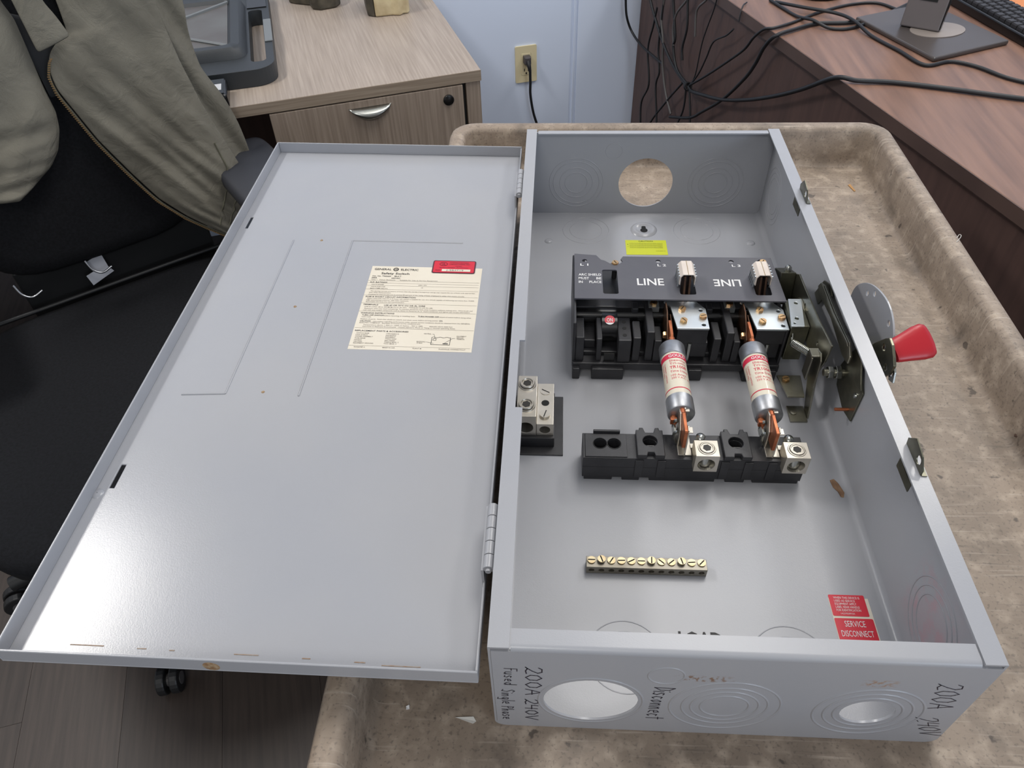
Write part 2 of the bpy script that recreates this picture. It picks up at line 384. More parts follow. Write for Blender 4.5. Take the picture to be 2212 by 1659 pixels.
# U-shaped sheet: side walls and bottom with rounded bends, extruded along the length
def arc(cx, cz, r, a0, a1, n=6): return [(cx+r*math.cos(R(a0+(a1-a0)*i/n)), cz+r*math.sin(R(a0+(a1-a0)*i/n))) for i in range(n+1)]
outer = [(0, D-0.0005)]+arc(rb, rb, rb, 180, 270)+arc(W-rb, rb, rb, 270, 360)+[(W, D-0.0005)]
inner = [(W-T, D-0.0005)]+arc(W-rb, rb, rb-T, 360, 270)+arc(rb, rb, rb-T, 270, 180)+[(T, D-0.0005)]
body.prism(outer+inner, 'y', 0.0004, L-0.0004)
def endwall(y0, y1, holes):
    pts = [(T+.0002, D-0.0045)]+arc(rb+.0002, rb, rb-T, 180, 270)+arc(W-rb-.0002, rb, rb-T, 270, 360)+[(W-T-.0002, D-0.0045)]
    body.plate(pts, holes, 'y', y0, y1)
endwall(0.0, T, [circ(0.073, 0.053, 0.035), circ(0.274, 0.052, 0.0195)])
endwall(L-T, L, [circ(0.169, 0.0515, 0.0385)])
# bent top flanges of the end walls
def bend(y_out, sgn, w):
    r = 0.0045; z = D-0.0008
    prof = [(y_out, z-r)]+[(y_out+sgn*(r-r*math.cos(R(a))), z-r+r*math.sin(R(a))) for a in (15, 30, 45, 60, 75, 90)]+[(y_out+sgn*w, z)]
    inn = [(y_out+sgn*w, z-T)]+[(y_out+sgn*(r-(r-T)*math.cos(R(a))), z-r+(r-T)*math.sin(R(a))) for a in (90, 60, 30)]+[(y_out+sgn*T, z-r)]
    body.prism(prof+inn, 'x', 0.0156, W-0.0156)
bend(0.0, 1, 0.0152); bend(L, -1, 0.012)
# side flanges, the left one notched beside the neutral lug
lf = [(0.0, 0.0005), (0.0148, 0.0005), (0.0148, 0.223), (0.0085, 0.223), (0.0085, 0.312), (0.0138, 0.312), (0.0138, L-0.0005), (0.0, L-0.0005)]
body.prism(lf, 'z', D-T, D)
body.prism([(W-0.0146, 0.0005), (W, 0.0005), (W, L-0.0005), (W-0.0146, L-0.0005)], 'z', D-T, D)
bo = body.build('box_body', [GREYBODY], sw, smooth=30)
bo['label'] = 'grey sheet steel box with inturned flanges'

# knockouts pressed into the end walls, side wall and bottom
def ko(c, ax, rads, r=0.0007):
    k = MB()
    for q in rads: k.ring(c, ax, q, r, 48, 6, 0.7)
    return k.build('knockout_rings', GREY, sw, smooth=60)
for x in (0.070, 0.268): ko((x, L-T-0.0001, 0.052), (0, 1, 0), (0.0385, 0.033, 0.0235, 0.016))
ko((0.121, L-T-0.0001, 0.101), (0, 1, 0), (0.0115,), 0.0005)
ko((0.073, 0.0001, 0.053), (0, 1, 0), (0.0385,), 0.0011)
ko((0.171, 0.0001, 0.053), (0, 1, 0), (0.040, 0.031, 0.0245, 0.0175), 0.0010)
ko((0.274, 0.0001, 0.052), (0, 1, 0), (0.0385, 0.031, 0.024), 0.0011)
ko((0.1235, 0.0001, 0.100), (0, 1, 0), (0.0125,), 0.0009)
for x in (0.085, 0.243): ko((x, 0.700, T+0.0001), (0, 0, 1), (0.033, 0.023), 0.0005)
for x in (0.106, 0.244): ko((x, 0.060, T+0.0001), (0, 0, 1), (0.032, 0.022), 0.0005)
for y in (0.697, 0.066): ko((W-T-0.0001, y, 0.060), (1, 0, 0), (0.038, 0.031, 0.024), 0.0006)
# dished collar inside the opened right knockout
k = MB(); k.lathe([(0.0235, -0.0003), (0.0225, 0.0012), (0.0195, 0.0016)], (0.274, 0.0, 0.052), (0, 1, 0), 40); k.build('knockout_collar', GREY, sw, smooth=60)
# keyhole dimple and the two small round dimples on the bottom
k = MB(); k.lathe([(0.019, T+0.0001), (0.0165, T+0.0022), (0.0135, T+0.0030), (0.011, T+0.0022), (0.009, T+0.0012), (0.0005, T+0.0011)], (0.168, 0.702, 0), (0, 0, 1), 36)
kd = k.build('keyhole_dimple', GREY, sw, smooth=60)
k = MB(); k.prism(circ(0.168, 0.699, 0.0052, 18), 'z', T+0.0011, T+0.0016); k.prism(rrect(0.1650, 0.1710, 0.7015, 0.7095, 0.002), 'z', T+0.0011, T+0.0015)
k.build('keyhole', BLACKH, kd)
for x, y in ((0.032, 0.672), (0.314, 0.670)):
    MB().lathe([(0.0062, T), (0.005, T+0.0016), (0.003, T+0.0022), (0.0004, T+0.0023)], (x, y, 0), (0, 0, 1), 20).build('dimple', GREY, sw, smooth=60)

# ------------------------------------------------------------------ cover, swung open to the left
CW, CL, CH = 0.3445, 0.750, 0.0165
cv = MB()
slots = [[(-0.336, 0.556), (-0.3325, 0.556), (-0.3325, 0.581), (-0.336, 0.581)], [(-0.333, 0.155), (-0.3285, 0.155), (-0.3285, 0.181), (-0.333, 0.181)]]
cv.plate([(-CW, 0), (0, 0), (0, CL), (-CW, CL)], slots, 'z', 0, T)
cv.box(-CW, -CW+T, 0, CL, T, CH); cv.box(-CW+T, 0, 0, T, T, CH); cv.box(-CW+T, 0, CL-T, CL, T, CH)
cv.box(-T, 0, T, CL-T, T, CH-0.0015)
cover = cv.build('cover', GREY, sw, loc=(-0.0075, -0.0075, 0.0935), rot=(0, 0.0203, 0), bevel=0.0007)
cover['label'] = 'grey steel cover pan with upturned lip and paper label'
def cz(x, y, h=0.0): return (x+0.0075, y+0.0075, T+h)     # box coordinates -> cover plane
# embossed step lines of the cover, tiny spot welds and the paint blob by the lip
def ridge(pts, w=0.0032, h=0.0007):
    m = MB()
    for a, b in zip(pts[:-1], pts[1:]):
        m.tube([cz(*a, -0.0001), cz(*b, -0.0001)], w*0.33, 6, smooth=False)
    m.build('embossed_line', GREY, cover, smooth=60)
ridge([(-0.276, 0.525), (-0.276, 0.264), (-0.318, 0.261)]); ridge([(-0.204, 0.264), (-0.204, 0.527), (-0.07, 0.527)])
for x, y in ((-0.242, 0.526), (-0.242, 0.399), (-0.240, 0.268)):
    MB().lathe([(0.0018, 0), (0.0012, 0.0006), (0.0002, 0.0007)], cz(x, y), (0, 0, 1), 10).build('spot_weld', RUST, cover)
MB().lathe([(0.006, -0.001), (0.0048, 0.0008), (0.0004, 0.0013)], cz(-0.3475, 0.141), (0, 0, 1), 16).build('paint_drip', GREY, cover, smooth=60)
m = MB(); m.lathe([(0.0062, 0), (0.004, 0.0005), (0.0003, 0.0006)], (-0.189, 0.0, 0.0075), (0, -1, 0), 14); m.build('rust_patch', RUST, cover, smooth=60)
m = MB()
for x0, x1, y in ((-0.30, -0.275, 0.0135), (-0.25, -0.243, 0.0128), (-0.226, -0.222, 0.0125), (-0.178, -0.160, 0.0118), (-0.128, -0.122, 0.0110), (-0.090, -0.082, 0.0100), (-0.070, -0.042, 0.0085)):
    m.box(x0, x1, y, y+0.0007, T, T+0.00025)
m.build('rubbed_scratches', SCUFF, cover)['kind'] = 'stuff'

# printed instruction sheet on the cover
def lab(x, y, h=0.0): return cz(-0.1705+x, 0.333+y, h)
pl = MB(); LW, LH = 0.128, 0.1435
pl.add([lab(0, 0, 0.0002), lab(LW, 0, 0.0002), lab(LW, LH, 0.0002), lab(0, LH, 0.0002), lab(0, 0, 0), lab(LW, 0, 0), lab(LW, LH, 0), lab(0, LH, 0)],
       [(0, 1, 2, 3), (0, 4, 5, 1), (1, 5, 6, 2), (2, 6, 7, 3), (3, 7, 4, 0)])
fl_ = lambda x, y: lab(x, y, 0.0004)
def ly(row): return LH*(1-(row-215)/(1392-215)) if False else LH*(1-((row-215)/1177.0)**1.0)
# photo rows were read on a receding sheet: undo the perspective with a projective ratio
def yy(row):
    t = (row-215)/1177.0; k = 1.235
    return LH*(1-(t*k)/(1+t*(k-1)))
B = 0.012
def fx(row, zx):      # column on the photographed sheet -> distance across the real sheet
    xl = 410-(row-215)*335/1177.0; xr = 1950-(row-215)*140/1177.0
    return LW*(zx-xl)/(xr-xl)
def put(items, h, bold):
    pl.text([(t, fx(r, a), yy(r), h, fx(r, b)-fx(r, a), 'l', bold) for t, r, a, b in items], fl_)
pl.c = 1
put([('GENERAL', 266, 440, 675), ('ELECTRIC', 266, 810, 1055), ('Safety Switch', 319, 535, 930)], .0034, .014)
put([('FUSE & SHORT CIRCUIT INFORMATION', 632, 325, 1025), ('TERMINALS', 742, 292, 502), ('USE 60 OR 75°C CU OR AL WIRE', 746, 585, 1160), ('WARNING INSTRUCTIONS', 862, 257, 730), ('TURN OFF SWITCH', 892, 275, 582), ('TURN POWER OFF', 894, 1060, 1355),
     ('ON.', 949, 1358, 1410), ('CAUTION', 978, 248, 398), ('REPLACEMENT PARTS & ACCESSORIES', 1120, 180, 930), ('Cat. No. TG3224', 352, 410, 672), ('Mod 7', 350, 722, 815), ('200A', 376, 400, 478), ('240VAC', 376, 680, 805), ('H.P. RATINGS', 434, 385, 622)], .0021, .012)
pl.c = 2
put([('Type 1   Indoor Enclosure', 398, 395, 735), ('Suitable for Use as Service Equipment', 398, 800, 1328), ('VOLTS RANGE', 462, 400, 575), ('240V 1PH', 460, 1060, 1175), ('VOLTS FUSE TYPE', 492, 395, 595), ('15', 494, 1100, 1125), ('MAX (TIME DELAY)', 515, 385, 630),
     ('The starting current of motors of more than the standard horsepower ratings may require the use of fuses with appropriate', 552, 390, 1850), ('time delay characteristics.', 572, 370, 680), ('Continuous load current not to exceed 80 percent of the rating of fuses employed in other than motor circuits.', 597, 365, 1705),
     ('When used with Class R or K fuses, this switch is suitable for use on a circuit capable of delivering not more than 10,000', 655, 345, 1840), ('RMS symmetrical amperes, 240 volts maximum.', 678, 335, 930), ('Renewable link fuses are not recommended.', 700, 330, 868),
     ('LINE & LOAD: #6 to 250 MCM CU or AL wire.   TORQUE TO 275 IN. LBS.', 770, 310, 1270), ('Aluminum wire may need maintaining. To connect aluminum wire: strip insulation without nicking wire.  Wire brush and', 795, 305, 1820), ('coat with anti-oxidant compound, such as Alnox or Penetrox A-13.  Insert conductor and tighten per torque information.', 818, 292, 1790),
     ('before removing or installing fuses.', 892, 592, 1025), ('ahead of switch before doing other', 893, 1365, 1805), ('work inside.', 914, 270, 410), ('Replace all parts.  Insert line shield on switch, and close cover before turning power', 946, 258, 1345),
     ('- Information regarding performance under unusual service conditions should be obtained from the GENERAL', 978, 415, 1790), ('ELECTRIC COMPANY.  Examples of unusual service conditions are:', 1000, 243, 1095), ('Temperature above + 50C (+ 122F) or below - 30C (- 20F)', 1030, 295, 1130), ('Altitudes above 6600 feet', 1030, 1220, 1545),
     ('Corrosive or Explosive Environments.  Unusual exposure: Shock or Tilting or Unusual operating duties', 1054, 285, 1580),
     ('SWITCH BASE', 1154, 200, 380), ('LINE SHIELD', 1180, 190, 360), ('COVER ASSEMBLY', 1204, 183, 430), ('FUSE BASE', 1230, 178, 325), ('HANDLE', 1256, 168, 272), ('NEUTRAL', 1280, 162, 283), ('EQUIPMENT GROUND', 1304, 155, 437),
     ('174C428G12', 1154, 620, 798), ('343L822P24', 1180, 612, 757), ('343L828G7', 1204, 607, 748), ('TF4A2140G2', 1230, 602, 760), ('343L704G5', 1256, 595, 738), ('TNI6024 MOD. 2', 1280, 588, 790), ('TNG1 MOD. 2', 1304, 580, 760),
     ('NEUTRAL', 1138, 1148, 1250), ('EQUIPMENT', 1164, 1605, 1740), ('GROUND', 1186, 1603, 1697), ('TERMINAL', 1206, 1600, 1715), ('BACKWALL', 1257, 1045, 1170), ('OF BOX', 1278, 1043, 1125),
     ('42C6674P A', 1364, 160, 320), ('MADE IN USA', 1364, 565, 740), ('PLANT M', 1364, 988, 1108), ('PLAINVILLE, CONNECTICUT', 1364, 1352, 1725)], .00155, .006)
for row, a, b in ((406, .0, .1265), (436, .0, .1265), (470, .0, .1265), (522, .0, .1265), (604, .0, .127), (714, .0, .127), (830, .0, .1275), (1070, .001, .1275), (1336, .0, .126)):
    y = yy(row); pl.add([lab(a, y, .0003), lab(b, y, .0003), lab(b, y+.0003, .0003), lab(a, y+.0003, .0003)], [(0, 1, 2, 3)])
# the little terminal diagram and the round monogram
pl.c = 1
def stroke(mb, pts, w, fn):
    for a, b in zip(pts[:-1], pts[1:]):
        dx, dy = b[0]-a[0], b[1]-a[1]; l = math.hypot(dx, dy) or 1e-9; nx, ny = -dy/l*w/2, dx/l*w/2; ex, ey = dx/l*w/2, dy/l*w/2
        mb.add([fn(a[0]+nx-ex, a[1]+ny-ey), fn(a[0]-nx-ex, a[1]-ny-ey), fn(b[0]-nx+ex, b[1]-ny+ey), fn(b[0]+nx+ex, b[1]+ny+ey)], [(0, 1, 2, 3)])
pt = lambda zx, r: (fx(r, zx), yy(r))
x0, x1, y0, y1 = fx(1230, 1253), fx(1230, 1513), yy(1290), yy(1180)
stroke(pl, [(x0, y1), (x0, y0), (x1, y0), (x1, y1)], .0005, fl_)
stroke(pl, [(x0+(x1-x0)*i/16, y1+.0006*math.sin(i*1.1)) for i in range(17)], .0004, fl_)
stroke(pl, [pt(1272, 1225), pt(1282, 1198), pt(1320, 1198), pt(1314, 1225), pt(1272, 1225)], .0004, fl_)
stroke(pl, [pt(1268, 1134), pt(1290, 1134), pt(1302, 1192)], .0003, fl_); stroke(pl, [pt(1580, 1190), pt(1550, 1190), pt(1435, 1262)], .0003, fl_); stroke(pl, [pt(1180, 1252), pt(1278, 1270)], .0003, fl_)
stroke(pl, [pt(1418, 1272), pt(1472, 1272)], .0013, fl_)
gxm, gym = pt(743, 254)
stroke(pl, [(p[0], p[1]) for p in circ(gxm, gym, .0026, 20)+[(gxm+.0026, gym)]], .0010, fl_)
pl.text([('GE', gxm, gym-.001, .0021, .0032, 'c', 0.02)], fl_)
pl.build('instruction_label', [PAPER, INK, INKG], cover, fix=False)['label'] = 'cream printed instruction sheet'
# red listing sticker overlapping the sheet's corner
rl = MB()
def rs(x, y, h=0.0007): return cz(-0.1005+x, 0.4655+y, h)
def flat(mb, poly, fn): mb.add([fn(*p) for p in poly], [tuple(range(len(poly)))])
rl.c = 1; flat(rl, rrect(0, .050, 0, .0245, .0025), lambda x, y: rs(x, y, .0006))
rl.c = 0; flat(rl, rrect(.0014, .0486, .0014, .0231, .0016), lambda x, y: rs(x, y, .0008))
rl.c = 2; flat(rl, [(.0115, .0032), (.0445, .0032), (.0445, .0075), (.0115, .0075)], lambda x, y: rs(x, y, .0010))
f1 = lambda x, y: rs(x, y, .0010); f2 = lambda x, y: rs(x, y, .0012)
rl.c = 1
rl.text([('UNDERWRITERS', .0195, .0192, .0018, .022), ('LABORATORIES INC.', .0195, .0162, .0018, .024), ('LISTED', .0265, .0128, .0015, .0075), ('ENCLOSED SWITCH', .0085, .0097, .0015, .033), ('NO.', .0045, .0040, .0024, .0055), ('UL', .0125, .0158, .0030, .0045, 'c', .02)], f1)
stroke(rl, [(.0125+.0045*math.cos(i*.2618), .0172+.0032*math.sin(i*.2618)) for i in range(25)], .0005, f1)
rl.c = 3; rl.text([('J-984719', .0165, .0042, .0022, .020)], f2)
rl.build('listing_sticker', [REDL, REDD, PAPER, INKG], cover, fix=False)['label'] = 'red sticker with dark maroon border'

# hinges between cover and box
for y0, y1 in ((0.064, 0.122), (0.588, 0.646)):
    h = MB(); n = 5; s = (y1-y0)/n
    for i in range(n): h.cyl((-0.0042, y0+i*s+0.0004, 0.1255), (-0.0042, y0+(i+1)*s-0.0004, 0.1255), 0.0040, seg=16)
    h.cyl((-0.0042, y0-0.002, 0.1255), (-0.0042, y1+0.001, 0.1255), 0.0022, seg=10)
    h.box(-0.0098, -0.0078, y0, y1, 0.100, 0.1245); h.box(-0.0012, -0.0001, y0, y1, 0.108, 0.127)
    h.build('hinge', GREY, sw, smooth=40)

# spring clips on the right-hand flange
for yc in (0.575, 0.172):
    c = MB(); yb = yc-0.016; yt = yc+0.020
    c.box(W-0.0140, W-0.0130, yb-.006, yb+.021, 0.1195, 0.1309); c.box(W-0.0140, W-0.006, yb, yb+.012, 0.1290, 0.1300)
    c.plate([(yb, D+.0003), (yb+.034, D+.0003), (yb+.035, D+.006), (yb+.025, D+.0165), (yb+.008, D+.0135), (yb, D+.006)], [circ(yb+.0105, D+.0068, .0040, 14)], 'x', W-0.0062, W-0.0052)
    c.box(W-0.0052, W-0.0012, yb-.001, yb+0.008, D+0.0002, D+0.0011)
    c.build('cover_clip', ZINCD, sw, smooth=30)

# stickers, lettering and the yellow caution label on the box bottom
def fz(x, y, h=.0003): return (x, y, T+h)
y_ = MB()
flat(y_, [(.140, .640), (.197, .640), (.197, .6755), (.140, .6755)], lambda x, y: fz(x, y, .0003)); y_.c = 1
y_.text([('CAUTION', .1685, .6712, .0032, .020, 'c', .015)]+[('the device is not to be opened while under load turn power off before servicing fuses', .1455, .667-.0022*i, .0013, .046) for i in range(6)]+[('1   ', .1425, .664, .0016, .0012), ('2', .1425, .659, .0016, .0012), ('343L828 P2', .181, .6485, .0013, .013)], lambda x, y: fz(x, y, .0005))
y_.build('caution_label', [YEL, INKY], sw, fix=False)['label'] = 'yellow-green caution label'
sl = MB()
flat(sl, [(.288, .079), (.3225, .079), (.3225, .121), (.288, .121)], lambda x, y: fz(x, y, .0002)); sl.c = 1
flat(sl, rrect(.2885, .3195, .1035, .124, .0012), lambda x, y: fz(x, y, .0004)); flat(sl, rrect(.2885, .3215, .0795, .1015, .0012), lambda x, y: fz(x, y, .0004)); sl.c = 2
g = lambda x, y: fz(x, y, .0006)
sl.text([('WHEN THIS DEVICE IS', .2925, .1200, .0022, .0225), ('USED AS SERVICE', .2925, .1170, .0022, .018), ('EQUIPMENT APPLY', .2925, .1140, .0022, .0185), ('LABEL NEAR HANDLE', .2925, .1110, .0022, .0205), ('FOR IDENTIFICATION', .2925, .1080, .0022, .021), ('1A237020P33A', .2955, .1052, .0014, .012),
         ('SERVICE', .305, .0935, .0056, .0175, 'c'), ('DISCONNECT', .305, .0845, .0056, .027, 'c')], g)
sl.build('service_label', [PAPER, REDL, WHITE], sw, fix=False)['label'] = 'two red service disconnect stickers on pale backing'
lt = MB(); lt.text([('LOAD', .171, .0715, .0125, .037, 'c', .03)], lambda x, y: fz(x, y, .0003)); lt.build('load_lettering', INK, sw, fix=False)

# felt-pen handwriting on the near end wall
GL = {'2': [[(.05, .8), (.2, 1), (.5, 1), (.62, .75), (.4, .4), (.1, .08), (.0, .0), (.15, .12), (.4, .0), (.7, .05)]], '0': [[(.35, 1), (.08, .75), (.05, .3), (.3, 0), (.58, .25), (.6, .7), (.35, 1)]],
      '4': [[(.1, 1), (.05, .5), (.6, .5)], [(.55, .95), (.5, 0)]], 'A': [[(0, 0), (.35, 1), (.65, 0)], [(.12, .4), (.6, .4)]], 'V': [[(0, 1), (.3, 0), (.65, 1)]], 'F': [[(.1, 0), (.15, 1), (.65, 1)], [(.12, .55), (.5, .55)]],
      'u': [[(.05, .55), (.05, .12), (.3, 0), (.5, .2), (.5, .55), (.5, 0)]], 's': [[(.5, .5), (.2, .55), (.1, .4), (.45, .2), (.3, 0), (.05, .05)]], 'e': [[(.05, .28), (.5, .3), (.4, .55), (.1, .45), (.08, .1), (.5, .02)]],
      'd': [[(.5, .45), (.2, .5), (.05, .2), (.3, 0), (.5, .25), (.55, 1), (.52, 0)]], 'S': [[(.6, .85), (.35, 1), (.1, .8), (.5, .4), (.35, 0), (.0, .1)]], 'i': [[(.1, .5), (.1, 0)], [(.1, .78), (.12, .8)]],
      'n': [[(.05, .5), (.05, 0), (.1, .4), (.35, .5), (.45, .3), (.48, 0)]], 'g': [[(.5, .45), (.2, .5), (.05, .2), (.3, 0), (.5, .4), (.45, -.35), (.1, -.3)]], 'l': [[(.1, 1), (.08, 0)]], 'P': [[(.1, 0), (.15, 1), (.55, .9), (.5, .55), (.1, .5)]],
      'h': [[(.1, 1), (.08, 0), (.15, .4), (.4, .5), (.45, 0)]], 'a': [[(.5, .45), (.2, .5), (.05, .2), (.25, 0), (.5, .35), (.55, 0)]], 'D': [[(.1, 0), (.15, 1), (.6, .75), (.6, .3), (.05, 0)]], 'c': [[(.5, .45), (.2, .5), (.05, .2), (.3, 0), (.5, .1)]],
      'o': [[(.3, .5), (.05, .3), (.2, 0), (.5, .15), (.45, .45), (.3, .5)]], 't': [[(.25, .9), (.22, 0)], [(.02, .6), (.5, .62)]]}
def hand(mb, s, x, z, h, length, w=.0007, slant=0.0):
    adv = sum(.34 if c in ' il' else .82 for c in s); k = length/adv; p = 0
    for c in s:
        for st in GL.get(c, []):
            q = []
            for a, b in zip(st[:-1], st[1:]): q += [a, ((a[0]+b[0])/2, (a[1]+b[1])/2)]
            q.append(st[-1])
            stroke(mb, [(p*k+a*k, b*h) for a, b in q], w, lambda a, b: (x+b+slant*a, -0.00025, z-a))
        p += .34 if c in ' il' else .82
for a in (('200A', .0255, .106, .0115, .048, .0008, -.01), ('240V', .0245, .052, .0095, .040, .0008), ('Fused', .0105, .1035, .009, .029, .0006, -.03), ('Single', .0075, .068, .0095, .027, .0006, -.02), ('Phase', .0065, .038, .009, .026, .0006),
          ('Disconnect', .1175, .0815, .0145, .059, .0007, -.02), ('200A', .306, .1035, .0165, .042, .0007, .17), ('240V', .310, .047, .0155, .034, .0007, .45)):
    wr = MB(); hand(wr, *a); o = wr.build('pen_writing', MARKER, sw, fix=False); o['label'] = 'dark felt-pen writing'; o['kind'] = 'stuff'

# ------------------------------------------------------------------ screws used all over
def hexpts(r, n=6, a=0): return [(r*math.cos(R(a+360*i/n)), r*math.sin(R(a+360*i/n))) for i in range(n)]
def screw_mesh(name, r, h, mt, slot=True, hexw=True):
    s_ = MB(); s_.prism(hexpts(r, 6 if hexw else 18, 10), 'z', 0, h*0.8)
    if slot:
        s_.plate(circ(0, 0, r*0.86, 18), [[(-r*.72, -r*.12), (r*.72, -r*.12), (r*.72, r*.12), (-r*.72, r*.12)]], 'z', h*.8, h)
        s_.c = 1; s_.box(-r*.72, r*.72, -r*.12, r*.12, h*.8, h*.81); s_.c = 0
    return s_.mesh(name, [mt, BLACKH])
SCB = screw_mesh('screw', 0.0043, 0.0034, BRASS)
def screw(x, y, z, parent, me=SCB, rz=None, rot=None):
    o = link('screw', me, parent, loc=(x, y, z), rot=rot or (0, 0, random.uniform(0, 6.28) if rz is None else rz)); return o

# ------------------------------------------------------------------ line base with barriers, shield, arc chutes and link plates
b = MB()
for x0, x1, y1, z1 in ((.063, .0715, .46, .018), (.085, .1215, .44, .018), (.194, .210, .44, .018), (.256, .293, .44, .018)): b.box(x0, x1, .393, y1, T, z1)
b.box(.063, .296, .398, .53, .0125, .0225)
b.box(.063, .296, .452, .53, .0225, .062)
b.box(.063, .296, .412, .452, .0225, .028)
b.box(.0625, .066, .402, .53, .0125, .079); b.box(.2935, .2965, .402, .53, .0125, .072)
LB = b.build('line_base', BLACKP, sw, bevel=0.0012); LB['label'] = 'black moulded switch base'
for x0, x1, y0, y1, z0, z1 in ((.066, .0755, .402, .437, .0225, .058), (.0755, .089, .418, .452, .028, .040), (.0895, .0955, .402, .440, .0225, .056), (.1135, .1280, .400, .440, .0225, .056),
                               (.1300, .1385, .402, .432, .0225, .058), (.1300, .1375, .444, .456, .0225, .066), (.1445, .1530, .403, .460, .0225, .066), (.1535, .1620, .402, .428, .0225, .054),
                               (.2140, .2215, .444, .456, .0225, .066), (.2180, .2265, .402, .432, .0225, .058), (.2315, .2400, .403, .460, .0225, .066), (.2405, .2480, .402, .428, .0225, .054), (.1660, .2130, .405, .450, .028, .050), (.2520, .2920, .405, .450, .028, .050)):
    MB().box(x0, x1, y0, y1, z0, z1).build('barrier_wall', BLACKP, LB, bevel=0.0012)
for x, y in ((.1207, .432), (.1207, .421), (.1207, .409)):
    MB().prism(circ(x, y, .0024, 14), 'z', .056, .0563).build('boss_hole', BLACKH, LB)
m = MB(); m.cyl((.0665, .449, .052), (.293, .449, .052), .0085, seg=24); m.build('crossbar', BLACKG, LB, smooth=40)
m = MB(); m.lathe([(.0, 0), (.0175, 0), (.0175, .0175), (.0, .0175)], (.0957, .4375, .044), (1, 0, 0), 36); m.build('switch_cam', BLACKG, LB, smooth=40)
m = MB(); m.box(.0985, .1105, .4015, .4035, .0225, .034); m.build('blade_channel', BLACKG, LB)
# ON disc on the front of the cam, square to its surface
nrm = Vector((0, -0.42, 0.907)).normalized(); rx = Vector((1, 0, 0)); ry = nrm.cross(rx)
on = MB(); c0 = Vector((.1045, .4375, .044))+nrm*.0180
fon = lambda h: (lambda x, y: c0+rx*x+ry*y+nrm*h)
flat(on, circ(0, 0, .0058, 26), fon(0.0)); on.c = 1
flat(on, [p for p in circ(0, 0, .0058, 20, 215, 325)], fon(.0002)); on.text([('ON', 0, -.0022, .0046, .0066, 'c', .01)], fon(.0003))
on.build('on_disc', [REDL, WHITE], LB, fix=False)['label'] = 'small red ON disc'

# charcoal arc shield with its openings, broken top corner and white print
ZS = .083
poly = [(.0640, .4405), (.2985, .4385), (.2965, .5205), (.1225, .5215), (.1195, .516), (.1215, .511), (.1175, .5065), (.1130, .5085), (.1065, .5070), (.1005, .5125), (.0960, .5145), (.0905, .5235), (.0645, .5265)]
holes = [rrect(.0965, .1140, .449, .4945, .0025), rrect(.1830, .2010, .449, .4905, .0025), rrect(.2670, .2850, .449, .4905, .0025), circ(.0765, .5125, .0030, 14), circ(.1635, .5120, .0030, 14), circ(.2490, .5125, .0030, 14), circ(.2840, .5120, .0050, 18)]
sh = MB(); sh.plate(poly, holes, 'z', ZS-.0018, ZS); sh.c = 1
g = lambda x, y: (x, y, ZS+.0002)
sh.text([('L 1', .0760, .5020, .0042, .0095, 'c', .02), ('L 2', .1670, .5020, .0042, .0100, 'c', .02), ('L 3', .2535, .5020, .0042, .0100, 'c', .02), ('ARC SHIELD', .0690, .4825, .0042, .0262, 'l', .015), ('MUST', .0690, .4755, .0042, .0120, 'l', .015), ('BE', .0952, .4755, .0042, .0058, 'r', .015),
         ('IN', .0690, .4685, .0042, .0046, 'l', .015), ('PLACE', .0952, .4685, .0042, .0140, 'r', .015), ('LINE', .1360, .4655, .0125, .0305, 'l', .014)], g)
sh.text([('LINE', 0, 0, .0125, .0305, 'l', .014)], lambda x, y: (.2535-x, .4770-y, ZS+.0002))
SH = sh.build('arc_shield', [SHIELD, WHITE], sw, fix=False); SH['label'] = 'charcoal arc shield sheet with white lettering'
me = SH.data
bm = bmesh.new(); bm.from_mesh(me); bmesh.ops.recalc_face_normals(bm, faces=[f for f in bm.faces if f.material_index == 0]); bm.to_mesh(me); bm.free()
screw(.1125, .5075, .0815, SH); screw(.2845, .5085, .0835, SH)
m = MB(); m.cyl((.1125, .5075, .0621), (.1125, .5075, .0815), .003); m.build('screw_post', BLACKP, SH)
for x in (.073, .287): MB().box(x-.004, x+.004, .505, .518, .0622, ZS-.0019).build('shield_support', BLACKP, SH)
# arc chutes: folded white fibre cap over a stack of dark splitter plates, with the two knife blades inside
for xc in (.1905, .2745):
    a = MB(); w = .0088; y0, y1 = .4585, .485; zt = .1035
    prof = [(-w, .089), (-w, zt-.004), (-w+.003, zt), (w-.003, zt), (w, zt-.004), (w, .089), (w-.0012, .089), (w-.0012, zt-.0045), (w-.0035, zt-.0012), (-w+.0035, zt-.0012), (-w+.0012, zt-.0045), (-w+.0012, .089)]
    a.prism([(xc+p[0], p[1]) for p in prof], 'y', y0, y1)
    AC = a.build('arc_chute', CHUTE, sw, bevel=.0004); AC['label'] = 'white folded fibre arc chute cap'
    MB().box(xc-.0003, xc+.0003, y0-.0003, y1, zt, zt+.0003).build('cap_seam', FIBRE, AC)
    for i in range(5):
        yy0 = y0+.004+i*.0052
        for s in (-1, 1):
            pts = [(yy0, .0835), (yy0+.0016, .0835), (yy0+.0016-.002, .100), (yy0-.002, .100)]
            MB().prism(pts, 'x', xc+s*.0086, xc+s*.0100).build('splitter_plate', STEEL, AC)
    for s in (-1, 1):
        MB().prism([(.445, .060), (.470, .060), (.478, .098), (.460, .0995)], 'x', xc+s*.0028-.0012, xc+s*.0028+.0012).build('knife_blade', BRONZE, AC, bevel=.0004)
    MB().box(xc-.0078, xc+.0078, y1-.003, y1-.001, .084, .099).build('chute_back', BLACKP, AC)
